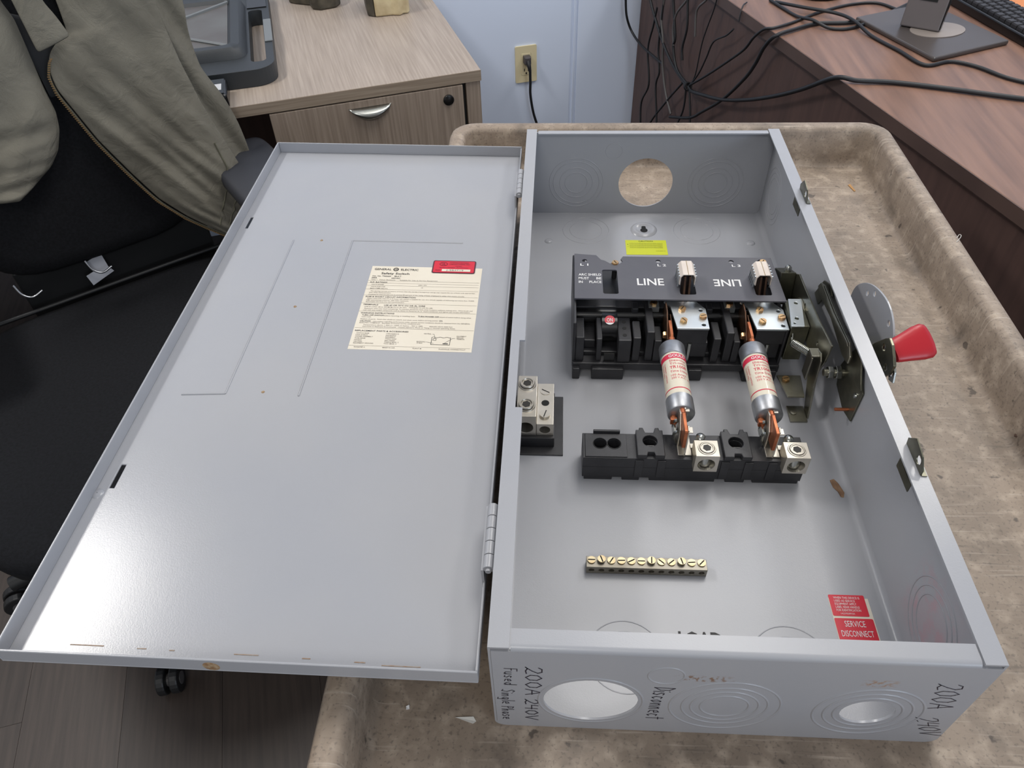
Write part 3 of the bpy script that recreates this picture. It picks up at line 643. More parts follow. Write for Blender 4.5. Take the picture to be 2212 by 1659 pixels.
# zinc link plates with screws, fuse jaws and the terminal screws behind them
for xo, xp in ((0.0, .165), (.0855, .2505)):
    x0 = .1655+xo
    p = MB(); P = [(x0, .449), (x0+.0365, .449), (x0+.0455, .436), (x0+.0455, .4025), (x0+.0105, .4025), (x0+.0065, .440)]
    p.plate(P, [circ(x0+.0395, .4335, .0023, 12), circ(x0+.0400, .4085, .0023, 12)], 'z', .0705, .073)
    LP = p.build('link_plate', STEEL, sw, bevel=.0004); LP['label'] = 'bright zinc link plate'
    screw(x0+.0190, .4335, .073, LP, rz=1.0); screw(x0+.0185, .4135, .073, LP, rz=2.2); screw(x0+.0405, .4210, .073, LP, rz=.3)
    MB().box(x0+.012, x0+.045, .404, .448, .0502, .0703).build('link_stud_block', BLACKP, LP)
    t = MB(); t.box(x0-.0165, x0-.0045, .446, .4585, .0562, .0665); t.build('terminal_block', STEEL, LP); screw(x0-.0105, .452, .0665, LP)
    m = MB(); m.cyl((x0+.0275, .4045, .0230), (x0+.0275, .4045, .050), .0024, seg=14); m.build('terminal_stud', SPRING, LP, smooth=40); 
    for nm, xa, xb, q in (('jaw_plate', x0+.0002, x0+.0018, [(.447, .062), (.440, .079), (.424, .079), (.396, .062), (.394, .046), (.430, .040), (.447, .045)]), ('jaw_plate', x0+.0052, x0+.0068, [(.440, .060), (.430, .0700), (.414, .0690), (.396, .062), (.394, .046), (.430, .040), (.440, .045)])):
        MB().prism(q, 'x', xa, xb).build(nm, BRONZE, LP, bevel=.0005)
    screw(x0+.0001, .408, .058, LP, rot=(0, -math.pi/2, 0))
# ------------------------------------------------------------------ load base with fuse clips and lugs
b = MB()
b.box(.072, .290, .2475, .280, .006, .022); b.plate([(.072, .2475), (.290, .2475), (.290, .280), (.072, .280)], [circ(.0895, .2655, .0067, 20), circ(.1035, .2655, .0067, 20), circ(.139, .2665, .0071, 20), circ(.2235, .2665, .0071, 20)], 'z', .022, .036); b.box(.074, .1025, .2475, .282, T, .006); b.box(.1125, .130, .2475, .282, T, .006); b.box(.140, .2055, .2475, .282, T, .006); b.box(.216, .235, .2475, .282, T, .006); b.box(.243, .288, .2475, .282, T, .006)
LD = b.build('load_base', BLACKP, sw, bevel=.0012); LD['label'] = 'black moulded fuse base beside the lugs'
p = MB(); p.plate([(.0745, .2485), (.116, .2485), (.116, .2785), (.0745, .2785)], [circ(.0895, .2655, .0068, 20), circ(.1035, .2655, .0068, 20)], 'z', .036, .0372); p.build('hole_pad', BLACKP, LD, bevel=.0006)
for x in (.0895, .1035):
    m = MB(); m.prism(circ(0, 0, .0036, 16), 'z', .0222, .0225); m.v = [(v[0]+x, v[1]+.2655, v[2]) for v in m.v]; m.build('hex_recess', BLACKH, LD)
    m = MB(); m.ring((x, .2655, .0372), (0, 0, 1), .0068, .0005, 28, 6); m.build('recess_rim', BLACKG, LD, smooth=60)
MB().box(.083, .110, .279, .2815, .036, .0405).build('pad_lip', BLACKP, LD, bevel=.0005)
for xc in (.139, .2235):
    p = MB(); p.plate([(xc-.0135, .2475), (xc-.004, .2475), (xc-.003, .252), (xc+.003, .252), (xc+.004, .2475), (xc+.0135, .2475), (xc+.0135, .281), (xc+.010, .281), (xc+.010, .284), (xc+.006, .284), (xc+.004, .2775), (xc-.004, .2775), (xc-.006, .284), (xc-.010, .284), (xc-.010, .281), (xc-.0135, .281)], [circ(xc, .2665, .0072, 20)], 'z', .036, .0415)
    p.build('clip_saddle', BLACKP, LD, bevel=.0008)
    m = MB(); m.cyl((xc-.0075, .2660, .0330), (xc+.0075, .2660, .0330), .0018, seg=10); m.build('saddle_pin', BLACKG, LD, smooth=40)
for x in (.128, .150, .212, .235, .258): MB().box(x-.004, x+.004, .2462, .2480, .008, .034).build('front_rib', BLACKP, LD, bevel=.0004)
for xf in (.1690, .2545):
    c = MB()
    # twin jaws of the load-side clip
    c.prism([(.251, .0365), (.298, .0365), (.300, .052), (.294, .066), (.287, .074), (.282, .072), (.280, .060), (.272, .060), (.262, .070), (.257, .075), (.252, .073), (.251, .055)], 'x', xf+.0018, xf+.0033)
    c.prism([(.264, .0365), (.297, .0365), (.298, .058), (.290, .070), (.276, .072), (.264, .060)], 'x', xf-.0033, xf-.0018)
    for y0, y1, zt in ((.280, .288, .074), (.2515, .259, .0745)): c.box(xf+.0020, xf+.0068, y0, y1, zt-.0045, zt-.0030)
    c.box(xf-.0033, xf+.0100, .252, .280, .0362, .0378)
    CL_ = c.build('fuse_clip', LUG, sw, bevel=.0004); CL_['label'] = 'tin plated fuse clip with two upright jaws'
    m = MB(); m.tube([(xf-.0042, .281, .038), (xf-.0072, .280, .050), (xf-.0070, .277, .060), (xf-.0046, .276, .062)], .0016, 8); m.tube([(xf-.0042, .268, .038), (xf-.0072, .268, .048), (xf-.0070, .267, .054), (xf-.0046, .266, .056)], .0016, 8)
    m.box(xf-.0078, xf-.0058, .266, .281, .044, .056); m.build('clip_spring', SPRING, CL_, smooth=40)
    # box lug
    x0, x1 = xf+.0105, xf+.0335
    l = MB(); yf, yb, z0, z1 = .2385, .2590, .0290, .0525
    q = [(x0, z0), (x1, z0), (x1, z1), (x0, z1)]
    l.plate(q, [circ((x0+x1)/2, z0+.0105, .0083, 28)], 'y', yf, yb)
    LG = l.build('box_lug', LUG, CL_, bevel=.0005)
    cx, cy = (x0+x1)/2, (yf+yb)/2
    m = MB(); m.ring((cx, cy, z1), (0, 0, 1), .0080, .0008, 30, 6); m.ring((cx, cy, z1+.0008), (0, 0, 1), .0062, .0008, 30, 6); m.prism(circ(cx, cy, .0068, 26), 'z', z1, z1+.0008)
    m.c = 1; m.prism([(cx+p[0], cy+p[1]) for p in hexpts(.0042, 6, 15)], 'z', z1+.0008, z1+.0010); m.build('lug_set_screw', [LUG, RECESS], CL_, smooth=40)
    m = MB(); m.cyl((cx, cy-.001, z0+.004), (cx, cy-.001, z1), .0060, seg=18); m.build('lug_screw_shank', SPRING, CL_, smooth=40)
    m = MB(); m.box(xf+.0095, xf+.029, .2600, .2655, .0362, .0395); m.build('lug_tang', LUG, CL_)
    m = MB(); m.lathe([(.0046, 0), (.0046, .003), (.0032, .0045), (.0003, .0050)], (xf+.0185, .266, .0470), (0, 0, 1), 18); m.cyl((xf+.0185, .266, .0362), (xf+.0185, .266, .047), .004, seg=14); m.build('tang_bolt', SPRING, CL_, smooth=40)

# ------------------------------------------------------------------ cartridge fuses (things of their own, pushed into the clips)
def make_fuse(loc, label):
    f = thing('cartridge_fuse', label, 'fuse', loc, 0, 'red and cream cartridge fuses', world=False)
    rB, rC = .0128, .0138
    m = MB(); m.lathe([(rB-.002, -.034), (rB, -.034), (rB, .034), (rB-.002, .034)], (0, 0, 0), (0, 1, 0), 48)
    rp = rB+.00015
    def wrap(x, y, a0=R(5)): 
        a = x/rp+a0; return (rp*math.sin(a), y, rp*math.cos(a))
    def band(y0, y1, n=48, r=rp):
        vs = []; 
        for i in range(n): a = 2*math.pi*i/n; vs += [(r*math.sin(a), y0, r*math.cos(a)), (r*math.sin(a), y1, r*math.cos(a))]
        m.add(vs, [(2*i, (2*i+2) % (2*n), (2*i+3) % (2*n), 2*i+1) for i in range(n)])
    m.c = 1; band(.0205, .0275); band(-.0235, -.0222)
    m.text([('Shawmut', -.0085, .0155, .0030, .0185), ('Tri-onic', -.0085, .0110, .0032, .0180), ('TR100R', -.0088, .0050, .0040, .0190, 'l', .012), ('Time Delay', -.0088, -.0005, .0030, .0200), ('100 Amps.', -.0085, -.0060, .0026, .0170), ('250 V.A.C. or less', -.0085, -.0100, .0026, .0270)], wrap)
    def side(x, y): 
        a = R(-62)+y/rp; return (rp*math.sin(a), .016-x, rp*math.cos(a))
    m.text([('CURRENT LIMITING', 0, 0, .0018, .028), ('CLASS RK5', 0, -.003, .0018, .018)], side)
    m.c = 2
    rw = rp+.0001
    m.text([('GOULD', -.0085, .0222, .0040, .0185, 'l', .015)], lambda x, y: (rw*math.sin(x/rw+R(5)), y, rw*math.cos(x/rw+R(5))))
    m.build('barrel', [BARREL, FUSERED, WHITE], f, smooth=40, fix=False)
    for s in (-1, 1):
        m = MB(); m.lathe([(rC-.0008, s*.0300), (rC, s*.0306), (rC, s*.0478), (rC-.0008, s*.0492), (rC-.0022, s*.0496), (.0003, s*.0496)], (0, 0, 0), (0, 1, 0), 40); m.build('end_cap', ALU, f, smooth=35)
        bl = MB(); h = .0125
        bl.prism([(s*.0496, -h*.55), (s*.058, -h), (s*.0815, -h), (s*.0825, -h*.9), (s*.0825, h*.9), (s*.0815, h), (s*.058, h), (s*.0496, h*.55)], 'x', -.0016, .0016)
        bl.cyl((0, s*.0490, .0075), (0, s*.0570, .0075), .0034, seg=12)
        bl.build('blade', COPPER, f, bevel=.0004)
    m = MB(); m.cyl((-.0075, -.0496, -.003), (-.0075, -.0530, -.003), .0034, seg=14); m.box(-.011, -.0045, -.0565, -.0530, -.0065, .0005); m.build('rejection_pin', COPPER, f, bevel=.0004)
    return f
FZ = .0615
make_fuse((.1690, .3330, FZ), 'red and cream cartridge fuse in the middle pole, left of the two')
make_fuse((.2545, .3320, FZ), 'red and cream cartridge fuse nearest the switch mechanism, right of the two')

# ------------------------------------------------------------------ neutral lug assembly by the left flange
n = MB(); n.box(.004, .053, .277, .3625, T, .0035); n.box(.005, .0435, .288, .355, .0035, .0170)
NB = n.build('neutral_insulator', BLACKP, sw, bevel=.0006); NB['label'] = 'black insulating base of the neutral lugs'
n = MB(); n.plate([(.004, .017), (.0245, .017), (.0245, .046), (.004, .046)], [circ(.0135, .0285, .0078, 24)], 'y', .292, .352)
NL = n.build('neutral_lug', LUG, sw, bevel=.0005); NL['label'] = 'two-level tin plated neutral lug'
n = MB(); n.plate([(.0247, .017), (.0425, .017), (.0425, .0345), (.0247, .0345)], [circ(.0335, .0255, .0055, 20)], 'y', .292, .352); n.build('lug_step', LUG, NL, bevel=.0005)
for y in (.3385, .3075):
    m = MB(); m.ring((.0140, y, .0462), (0, 0, 1), .0085, .0011, 32, 6); m.prism(circ(.0140, y, .0078, 28), 'z', .046, .0468); m.ring((.0140, y, .0485), (0, 0, 1), .0068, .0013, 30, 6); m.prism(circ(.0140, y, .0066, 28), 'z', .0468, .0482)
    m.c = 1; m.prism([(.0140+p[0], y+p[1]) for p in hexpts(.0046, 6, 20)], 'z', .0482, .0485); m.build('set_screw', [LUG, RECESS], NL, smooth=40)
for y, h, a in ((.3400, .0006, 2.6), (.3045, .0032, 1.3)):
    m = MB(); m.cyl((.0335, y, .0345), (.0335, y, .0345+h), .0056, seg=24); m.c = 1
    dx, dy = .0048*math.cos(a), .0048*math.sin(a); nx, ny = -.0005*math.sin(a), .0005*math.cos(a); z = .0345+h+.0002
    m.add([(.0335-dx-nx, y-dy-ny, z), (.0335+dx-nx, y+dy-ny, z), (.0335+dx+nx, y+dy+ny, z), (.0335-dx+nx, y-dy+ny, z)], [(0, 1, 2, 3)])
    m.build('slotted_screw', [LUG, BLACKH], NL, smooth=40)
m = MB(); m.prism(circ(.0335, .3225, .0042, 20), 'z', .0345, .0347); m.build('screw_hole', BLACKH, NL)
m = MB(); m.prism(circ(.0135, .0285, .0077, 24), 'y', .318, .3185); m.build('bore_end', RECESS, NL); m = MB(); m.prism(circ(.0335, .0255, .0054, 20), 'y', .312, .3125); m.build('bore_end', RECESS, NL)

# ------------------------------------------------------------------ ground bar with twelve screws
gx0, gx1 = .0745, .1835
gm = MB(); gm.plate([(gx0, .0022), (gx1, .0022), (gx1, .0125), (gx0, .0125)], [circ(gx0+.0047+i*(gx1-gx0-.0094)/11, .0072, .0026, 12) for i in range(12)], 'y', .1385, .1500)
GB = gm.build('ground_bar', BARM, sw, bevel=.0003, loc=(0, 0, 0)); GB['label'] = 'narrow brass-coloured ground bar with twelve screws'
sm_ = MB(); sm_.prism(circ(0, 0, .0037, 16), 'z', 0, .0014); sm_.c = 1; sm_.box(-.0033, .0033, -.00055, .00055, .0014, .00155); SCG = sm_.mesh('screw', [SCGM, BLACKH]); 
angs = [0, 1.9, 1.0, 0.05, .5, 0, 1.5, 2.4, .7, 1.8, .1, .8]
for i in range(12):
    x = gx0+.0047+i*(gx1-gx0-.0094)/11
    screw(x, .1455, .0125+(.002 if i in (1, 6, 9) else 0), GB, SCG, angs[i])
MB().box(.080, .178, .147, .1495, T, .0022).build('bar_foot', BARM, GB)

# ------------------------------------------------------------------ operating mechanism beside the right wall
mech = MB()
prof = [(.500, .030), (.500, .076), (.474, .094), (.446, .095), (.391, .0985), (.3400, .1053), (.3430, .080), (.3510, .058), (.3400, .020), (.3360, .0030), (.350, .0030), (.366, .030), (.385, .055), (.430, .060), (.460, .030)]
mech.plate(prof, [circ(.432, .082, .003, 12), circ(.372, .080, .0025, 12)], 'x', .3170, .3190)
MP = mech.build('mechanism_frame', ZINC, sw, bevel=.0004); MP['label'] = 'olive zinc-plated steel operating mechanism'
m = MB(); m.box(.2985, .3168, .331, .354, T+.0002, T+.0022); m.lathe([(.0034, 0), (.003, .0018), (.0003, .0020)], (.3035, .343, T+.0022), (0, 0, 1), 16); m.build('mounting_foot', ZINC, MP, bevel=.0003)
m = MB(); m.prism([(.2905, .385), (.3168, .385), (.3140, .352), (.2960, .352)], 'z', .0190, .0210); m.build('foot_tab', ZINC, MP, bevel=.0003); screw(.2985, .377, .021, MP)
m = MB(); m.plate([(.2960, .399), (.3100, .399), (.3165, .446), (.3020, .446)], [circ(.3090, .4385, .0022, 12), circ(.3045, .4120, .0024, 12), circ(.3005, .4040, .0014, 10)], 'z', .0790, .0808); m.build('strap_plate', STEEL, MP, bevel=.0003)
m = MB(); m.box(.2975, .3165, .401, .446, .030, .0788); m.build('mechanism_block', ZINCD, MP, bevel=.0006)
m = MB()
for i in range(4): m.ring((.3165, .440-.002*i, .060), (1, 0, 0), .020-.001*i, .0016, 36, 8)
m.lathe([(.018, .0), (.017, .004), (.010, .0055), (.0005, .0056)], (.3120, .432, .062), (1, 0, 0), 32); m.build('torsion_drum', ZINC, MP, smooth=40)
m = MB(); m.prism([(.474, .050), (.494, .050), (.508, .078), (.482, .090)], 'x', .3000, .3168); m.build('top_bracket', ZINCD, MP, bevel=.0006)
m = MB(); m.lathe([(.0040, 0), (.0040, .006), (.0025, .008), (.0003, .0084)], (.3090, .490, .0855), (0, 0, 1), 14); m.build('bracket_pin', SPRING, MP, smooth=40)
# coil spring and its hook
m = MB(); a0 = Vector((.3010, .3960, .0600)); a1 = Vector((.3085, .3560, .0790)); d = a1-a0; dl = d.length; dn = d.normalized(); e1 = dn.orthogonal().normalized(); e2 = dn.cross(e1)
m.tube([a0+dn*(dl*i/160)+(e1*math.cos(i*.62*1.0)+e2*math.sin(i*.62))*.0038 for i in range(161)], .00055, 5, sub=1, smooth=False); m.build('coil_spring', SPRING, MP, smooth=60)
m = MB(); m.tube([a0+Vector((-.001, .004, .004)), a0, a0-dn*.002+Vector((.0, .006, .012))], .0009, 6); m.build('spring_eye', SPRING, MP, smooth=60)
m = MB(); m.prism([(.362, .060), (.358, .086), (.346, .090), (.340, .084), (.336, .050), (.342, .046)], 'x', .3120, .3135); m.box(.3040, .3135, .3455, .3580, .0845, .0865); m.box(.3040, .3056, .344, .3580, .054, .0845); m.build('spring_hook', ZINC, MP, bevel=.0004)
# linkage bar on the right wall
m = MB(); m.prism([(.458, .080), (.444, .108), (.424, .117), (.414, .110), (.430, .096), (.440, .078)], 'x', .3335, .3355); m.build('link_ear', ZINCD, MP, bevel=.0004)
m = MB(); m.prism([(.441, .103), (.436, .111), (.424, .116), (.380, .1155), (.330, .119), (.318, .111), (.318, .102), (.335, .098), (.385, .1035), (.425, .100)], 'x', .3275, .3300); m.build('link_bar', ZINC, MP, bevel=.0008)
m = MB(); m.prism([(.428, .1135), (.424, .1165), (.380, .1160), (.330, .1195), (.326, .1175), (.380, .1135)], 'x', .3255, .3276); m.build('link_rib', ZINC, MP, bevel=.0004)
m = MB(); m.prism([(.336, .098), (.322, .122), (.312, .121), (.292, .100), (.287, .096), (.300, .090), (.318, .094)], 'x', .3340, .3358); m.build('crank_plate', ZINCD, MP, bevel=.0004)
m = MB(); m.prism([(.348, .070), (.338, .098), (.300, .100), (.286, .093), (.288, .052), (.310, .046), (.340, .052)], 'x', .3362, .3380); m.build('backing_plate', ZINCD, MP, bevel=.0004)
for x0, x1, r in ((.3200, .3250, .0068), (.3275, .3330, .0074)):
    m = MB(); m.prism([(.335+p[0], .074+p[1]) for p in hexpts(r, 6, 10)], 'x', x0, x1); m.build('hex_nut', SPRING, MP, bevel=.0006)
m = MB(); m.cyl((.3160, .335, .074), (.3365, .335, .074), .0038, seg=14); m.build('pivot_bolt', ZINC, MP, smooth=40)
m = MB(); m.cyl((.3230, .2995, .0570), (.3365, .2995, .0570), .0017, seg=10); m.build('copper_pin', COPPER, MP, smooth=40)
m = MB(); m.lathe([(.003, 0), (.0026, .0016), (.0003, .0018)], (.3362, .2965, .080), (-1, 0, 0), 12); m.build('rivet', SPRING, MP, smooth=40)
# outside: lock plate and the red handled lever
m = MB(); hp = [(.300, .030), (.325, .090)]; 
hp = [(.318, .060), (.322, .090), (.330, .118), (.347, .133), (.368, .1385), (.395, .134), (.420, .124), (.440, .108), (.449, .092), (.447, .070), (.440, .045), (.380, .030)]
for _ in range(2): hp = [q for a, b in zip(hp, hp[1:]+hp[:1]) for q in ((a[0]*.75+b[0]*.25, a[1]*.75+b[1]*.25), (a[0]*.25+b[0]*.75, a[1]*.25+b[1]*.75))]
m.plate(hp, [circ(.4155, .1135, .0032, 12), circ(.4005, .1245, .0032, 12), circ(.3530, .1245, .0032, 12)], 'x', .3700, .3720)
HPL = m.build('lock_plate', GREY, sw, bevel=.0004); HPL['label'] = 'grey curved lock plate outside the right wall'
m = MB(); m.cyl((.3402, .385, .070), (.3700, .385, .070), .010, seg=20); m.build('pivot_bush', ZINC, HPL, smooth=40)
m = MB(); m.plate([(.372, .070), (.3494, .0990), (.3461, .1049), (.3298, .1256), (.3240, .1310), (.3150, .1300), (.3040, .1240), (.2975, .1190), (.2991, .1064), (.3058, .0970), (.3400, .066), (.360, .060)], [circ(.3262, .1170, .0038, 14), circ(.3093, .1060, .0038, 14)], 'x', .3600, .3630)
HL = m.build('handle_lever', ZINCD, sw, bevel=.0006); HL['label'] = 'dark steel lever ending in a red vinyl grip'
m = MB(); m.cyl((.3402, .362, .072), (.3600, .362, .072), .007, seg=18); m.build('lever_hub', ZINCD, HL, smooth=40)
m = MB(); m.plate([(.302, .097), (.312, .108), (.307, .116), (.297, .111), (.293, .101)], [circ(.3025, .1055, .0035, 12)], 'x', .3634, .3654); m.build('lever_washer', SPRING, HL, bevel=.0004)
gr = MB(); NG = 20; loops = []
for t, wy, wz in ((0.0, .0108, .0045), (.05, .0118, .0052), (.3, .0138, .0056), (.65, .0170, .0060), (.85, .0176, .0058), (.95, .0155, .0048), (1.0, .0095, .0028)):
    c0 = Vector((.3650, .3170, .1200)).lerp(Vector((.4040, .3320, .1235)), t)
    ax = Vector((.039, .015, .0035)).normalized(); ey = Vector((-.25, .80, .55)); ey = (ey-ax*ey.dot(ax)).normalized(); ez = ax.cross(ey)
    loops.append([tuple(c0+ey*(wy*math.copysign(abs(math.cos(a))**.7, math.cos(a)))+ez*(wz*math.copysign(abs(math.sin(a))**.7, math.sin(a)))) for a in [2*math.pi*i/NG for i in range(NG)]])
loft(gr, loops, True, True); gr.build('handle_grip', GRIP, HL, smooth=60)['label'] = 'red vinyl handle grip'
# ------------------------------------------------------------------ light oak desk by the wall
ZD = -0.05
desk = thing('office_desk', 'light oak laminate desk with a locking drawer against the wall', 'desk', (-0.126, 1.395, ZF), R(20.0), world=False)
h0 = -ZF
zt = ZD-ZF
MB().box(-1.55, 0, 0, .69, zt-.024, zt).build('desk_top', DESKW, desk, bevel=.0012)
MB().box(-1.55, 0, -.0008, .0002, zt-.0235, zt-.0008).build('edge_band', DESKE, desk)
MB().box(-.034, -.0015, .004, .685, 0.001, zt-.0245).build('side_panel', DESKF, desk, bevel=.001)
MB().box(-1.5485, -1.52, .004, .685, 0.001, zt-.0245).build('side_panel', DESKF, desk, bevel=.001)
MB().box(-.455, -.036, .022, .66, .05, zt-.0250).build('pedestal_carcass', DESKF, desk)
MB().box(-.457, -.036, .01, .022, .03, zt-.025).build('pedestal_reveal', BLACKH, desk)
MB().box(-1.52, -.455, .60, .62, .20, zt-.0245).build('modesty_panel', BROWNP, desk)
for z0, z1 in ((zt-.182, zt-.0270), (zt-.340, zt-.186), (.04, zt-.344)):
    dr = MB().box(-.456, -.0425, -.001, .012, z0, z1).build('drawer', DESKF, desk, bevel=.001)
    zc = z1-.0145
    hm = MB(); k = 14
    vs = []; fs = []
    for i in range(k+1):
        t = i/k; x = -.294+.092*t; dz = .0275*math.sin(math.pi*t)**.75
        for j in range(7):
            q = j/6; vs.append((x, -.001-.017*math.sin(math.pi*(q*.85+.0))*math.sin(math.pi*t)**.5-.0004, zc-dz*q))
    fs = [(i*7+j, (i+1)*7+j, (i+1)*7+j+1, i*7+j+1) for i in range(k) for j in range(6)]
    hm.add(vs, fs); ho = hm.build('drawer_pull', SPRING, dr, smooth=70); ho.modifiers.new('solid', 'SOLIDIFY').thickness = .0012
    if z1 > zt-.05:
        m = MB(); m.lathe([(.0118, .001), (.0118, -.003), (.010, -.0045), (.0003, -.0048)], (-.0765, -.001, zt-.0545), (0, 1, 0), 26); m.build('drawer_lock', BLACKG, dr, smooth=40)

# plastic case lid, small device and two machine parts on the desk
case = thing('plastic_case', 'grey-black plastic case with a loop handle and crossed ribs on the oak desk', 'case', room(-.35, 1.70, ZD))
c = MB(); c.plate(rrect(-.60, -.113, 1.432, 1.985, .045, 8), [rrect(-.162, -.130, 1.475, 1.800, .012)], 'z', ZD+.0005, ZD+.036, MR); c.build('case_frame', CASEP, case, bevel=.004, seg=3)
c = MB(); def_l = []
for ins, z in ((0, ZD+.0362), (.006, ZD+.052), (.012, ZD+.058), (.030, ZD+.058), (.036, ZD+.050)):
    def_l.append([tuple(MR @ Vector((p[0], p[1], z))) for p in rrect(-.585+ins, -.168-ins, 1.500+ins, 1.860-ins, .03-ins*.5)])
loft(c, def_l, True, True); c.build('raised_panel', CASEP, case, smooth=40)
c = MB(); c.box(-.545, -.206, 1.538, 1.822, ZD+.0502, ZD+.0512, MR); c.build('smoky_panel', CASEF, case)
for a, b_ in (((-.206, 1.538), (-.38, 1.68)), ((-.206, 1.822), (-.38, 1.68)), ((-.545, 1.538), (-.38, 1.68)), ((-.545, 1.822), (-.38, 1.68))):
    m = MB(); m.tube([MR @ Vector((*a, ZD+.0525)), MR @ Vector((*b_, ZD+.0525))], .0042, 6, smooth=False); m.build('cross_rib', CASER, case)
MB().box(-.129, -.1115, 1.58, 1.72, ZD+.0362, ZD+.039, MR).build('handle_insert', CASER, case, bevel=.001)
MB().box(-.164, -.118, 1.81, 1.90, ZD+.0362, ZD+.0385, MR).build('latch_recess', BLACKG, case)
dv = thing('handheld_device', 'small black device with a white sticker at the edge of the oak desk', 'device', room(-.26, 1.395, ZD))
c = MB(); c.box(-.335, -.214, 1.342, 1.424, ZD+.0005, ZD+.030, MR); c.build('device_body', BLACKG, dv, bevel=.006, seg=3)
MB().box(-.330, -.219, 1.347, 1.419, ZD+.0302, ZD+.0315, MR).build('bezel', CASEP, dv, bevel=.001)
MB().box(-.258, -.224, 1.362, 1.392, ZD+.0317, ZD+.0322, MR).build('white_sticker', WHITE, dv)

cr = thing('cream_housing', 'dirty cream plastic housing with a dark end standing on the oak desk', 'machine part', (-.375, 1.74, ZD))
c = MB(); c.prism([(-.412, 1.712), (-.372, 1.724), (-.352, 1.721), (-.345, 1.735), (-.334, 1.738), (-.332, 1.752), (-.345, 1.765), (-.362, 1.830), (-.437, 1.812)], 'z', ZD+.0005, ZD+.075); c.build('housing', CREAM, cr, bevel=.004, seg=3)
c = MB(); c.prism([(-.4335, 1.722), (-.4135, 1.7130), (-.4385, 1.812), (-.458, 1.806)], 'z', ZD+.0005, ZD+.082); c.build('dark_end', OLIVEP, cr, bevel=.003)
m = MB(); m.cyl((-.338, 1.745, ZD+.0755), (-.338, 1.745, ZD+.084), .007, seg=14); m.build('screw_boss', CREAM, cr, smooth=40)
ol = thing('dark_casting', 'dark olive lumpy casting standing left of the cream housing', 'machine part', (-.58, 1.80, ZD))
c = MB(); c.prism([(-.660, 1.822), (-.640, 1.812), (-.600, 1.800), (-.585, 1.770), (-.562, 1.764), (-.527, 1.783), (-.520, 1.810), (-.545, 1.860), (-.650, 1.872)], 'z', ZD+.0005, ZD+.045); c.build('casting_body', OLIVEP, ol, bevel=.004)
c = MB(); c.prism([(-.640, 1.830), (-.585, 1.800), (-.540, 1.800), (-.545, 1.850), (-.630, 1.862)], 'z', ZD+.0452, ZD+.09); c.build('casting_lobe', OLIVEP, ol, bevel=.006)
m = MB(); m.cyl((-.573, 1.778, ZD+.0452), (-.573, 1.778, ZD+.050), .0065, seg=14); m.build('bolt_head', ZINC, ol, smooth=40)
sp = thing('small_clamp', 'small dark metal clamp near the right back corner of the oak desk', 'clamp', (-.300, 1.90, ZD))
c = MB(); c.prism([(-.318, 1.850), (-.290, 1.846), (-.282, 1.880), (-.312, 1.892)], 'z', ZD+.0005, ZD+.018); c.build('clamp_body', OLIVEP, sp, bevel=.002)
m = MB(); m.cyl((-.300, 1.868, ZD+.0182), (-.300, 1.868, ZD+.030), .005, seg=12); m.build('clamp_knob', BLACKG, sp, smooth=40)

# ------------------------------------------------------------------ wall outlet and its cord
oc = room(.6150, WN, -.356); oc = Vector((-.0625, 2.1853, -.3555))
uo = oc.dot(U)
ou = thing('wall_outlet', 'ivory duplex outlet plate on the pale wall', 'outlet', (oc.x, oc.y, oc.z), TH, world=False)
p = MB(); p.plate(rrect(-.035, .035, -.057, .057, .004), [rrect(-.0165, .0165, -.0345, .0345, .004)], 'y', -.0055, -.0003); p.build('cover_plate', IVORY, ou, bevel=.0018)
MB().prism(rrect(-.0162, .0162, -.0342, .0342, .004), 'y', -.0062, -.0004).build('receptacle', IVORY, ou, bevel=.001)
for x, z0, z1 in ((-.0062, -.022, -.0135), (.0062, -.022, -.0145)): MB().box(x-.0012, x+.0012, -.0066, -.0061, z0, z1).build('blade_slot', BLACKH, ou)
MB().prism(circ(0, -.028, .0028, 14), 'y', -.0066, -.0061).build('ground_slot', BLACKH, ou)
pc = thing('power_cord', 'dark power cord plugged into the ivory wall outlet', 'cord', (oc.x, oc.y, oc.z), TH, world=False)
c = MB(); loft(c, [[(x*s, y, .018+z*s) for x, z in ((-.011, -.012), (.011, -.012), (.011, .012), (-.011, .012))] for s, y in ((1, -.0068), (1, -.022), (.85, -.030))], True, True); c.build('plug_body', PLUGM, pc, bevel=.002)
c = MB(); c.tube([(0, -.026, .016), (.001, -.036, .004), (.0035, -.038, -.012)], lambda t: .0080-.0035*t, 12); c.build('strain_relief', CABLE, pc, smooth=50)
c = MB(); c.tube([(.0035, -.0375, -.012), (.005, -.034, -.05), (.006, -.030, -.09), (.016, -.026, -.15), (.032, -.024, -.205), (.06, -.02, -.30), (.09, -.02, -.4275)], .0043, 10); c.build('cable', CABLE, pc, smooth=50)

# ------------------------------------------------------------------ brown desk along the right
ZB = -.03
bd = thing('brown_desk', 'dark brown walnut laminate desk on the right with cables over its edge', 'desk', tuple(room(1.4, 1.2, ZF)))
ub = .970
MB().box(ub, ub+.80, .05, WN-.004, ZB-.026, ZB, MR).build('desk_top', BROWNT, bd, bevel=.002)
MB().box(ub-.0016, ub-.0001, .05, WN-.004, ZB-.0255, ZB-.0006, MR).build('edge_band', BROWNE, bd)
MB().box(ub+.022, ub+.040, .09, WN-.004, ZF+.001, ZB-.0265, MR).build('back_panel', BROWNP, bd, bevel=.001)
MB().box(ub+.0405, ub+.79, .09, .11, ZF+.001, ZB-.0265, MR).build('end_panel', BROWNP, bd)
MB().box(ub+.0405, ub+.79, WN-.024, WN-.005, ZF+.001, ZB-.0265, MR).build('end_panel', BROWNP, bd)

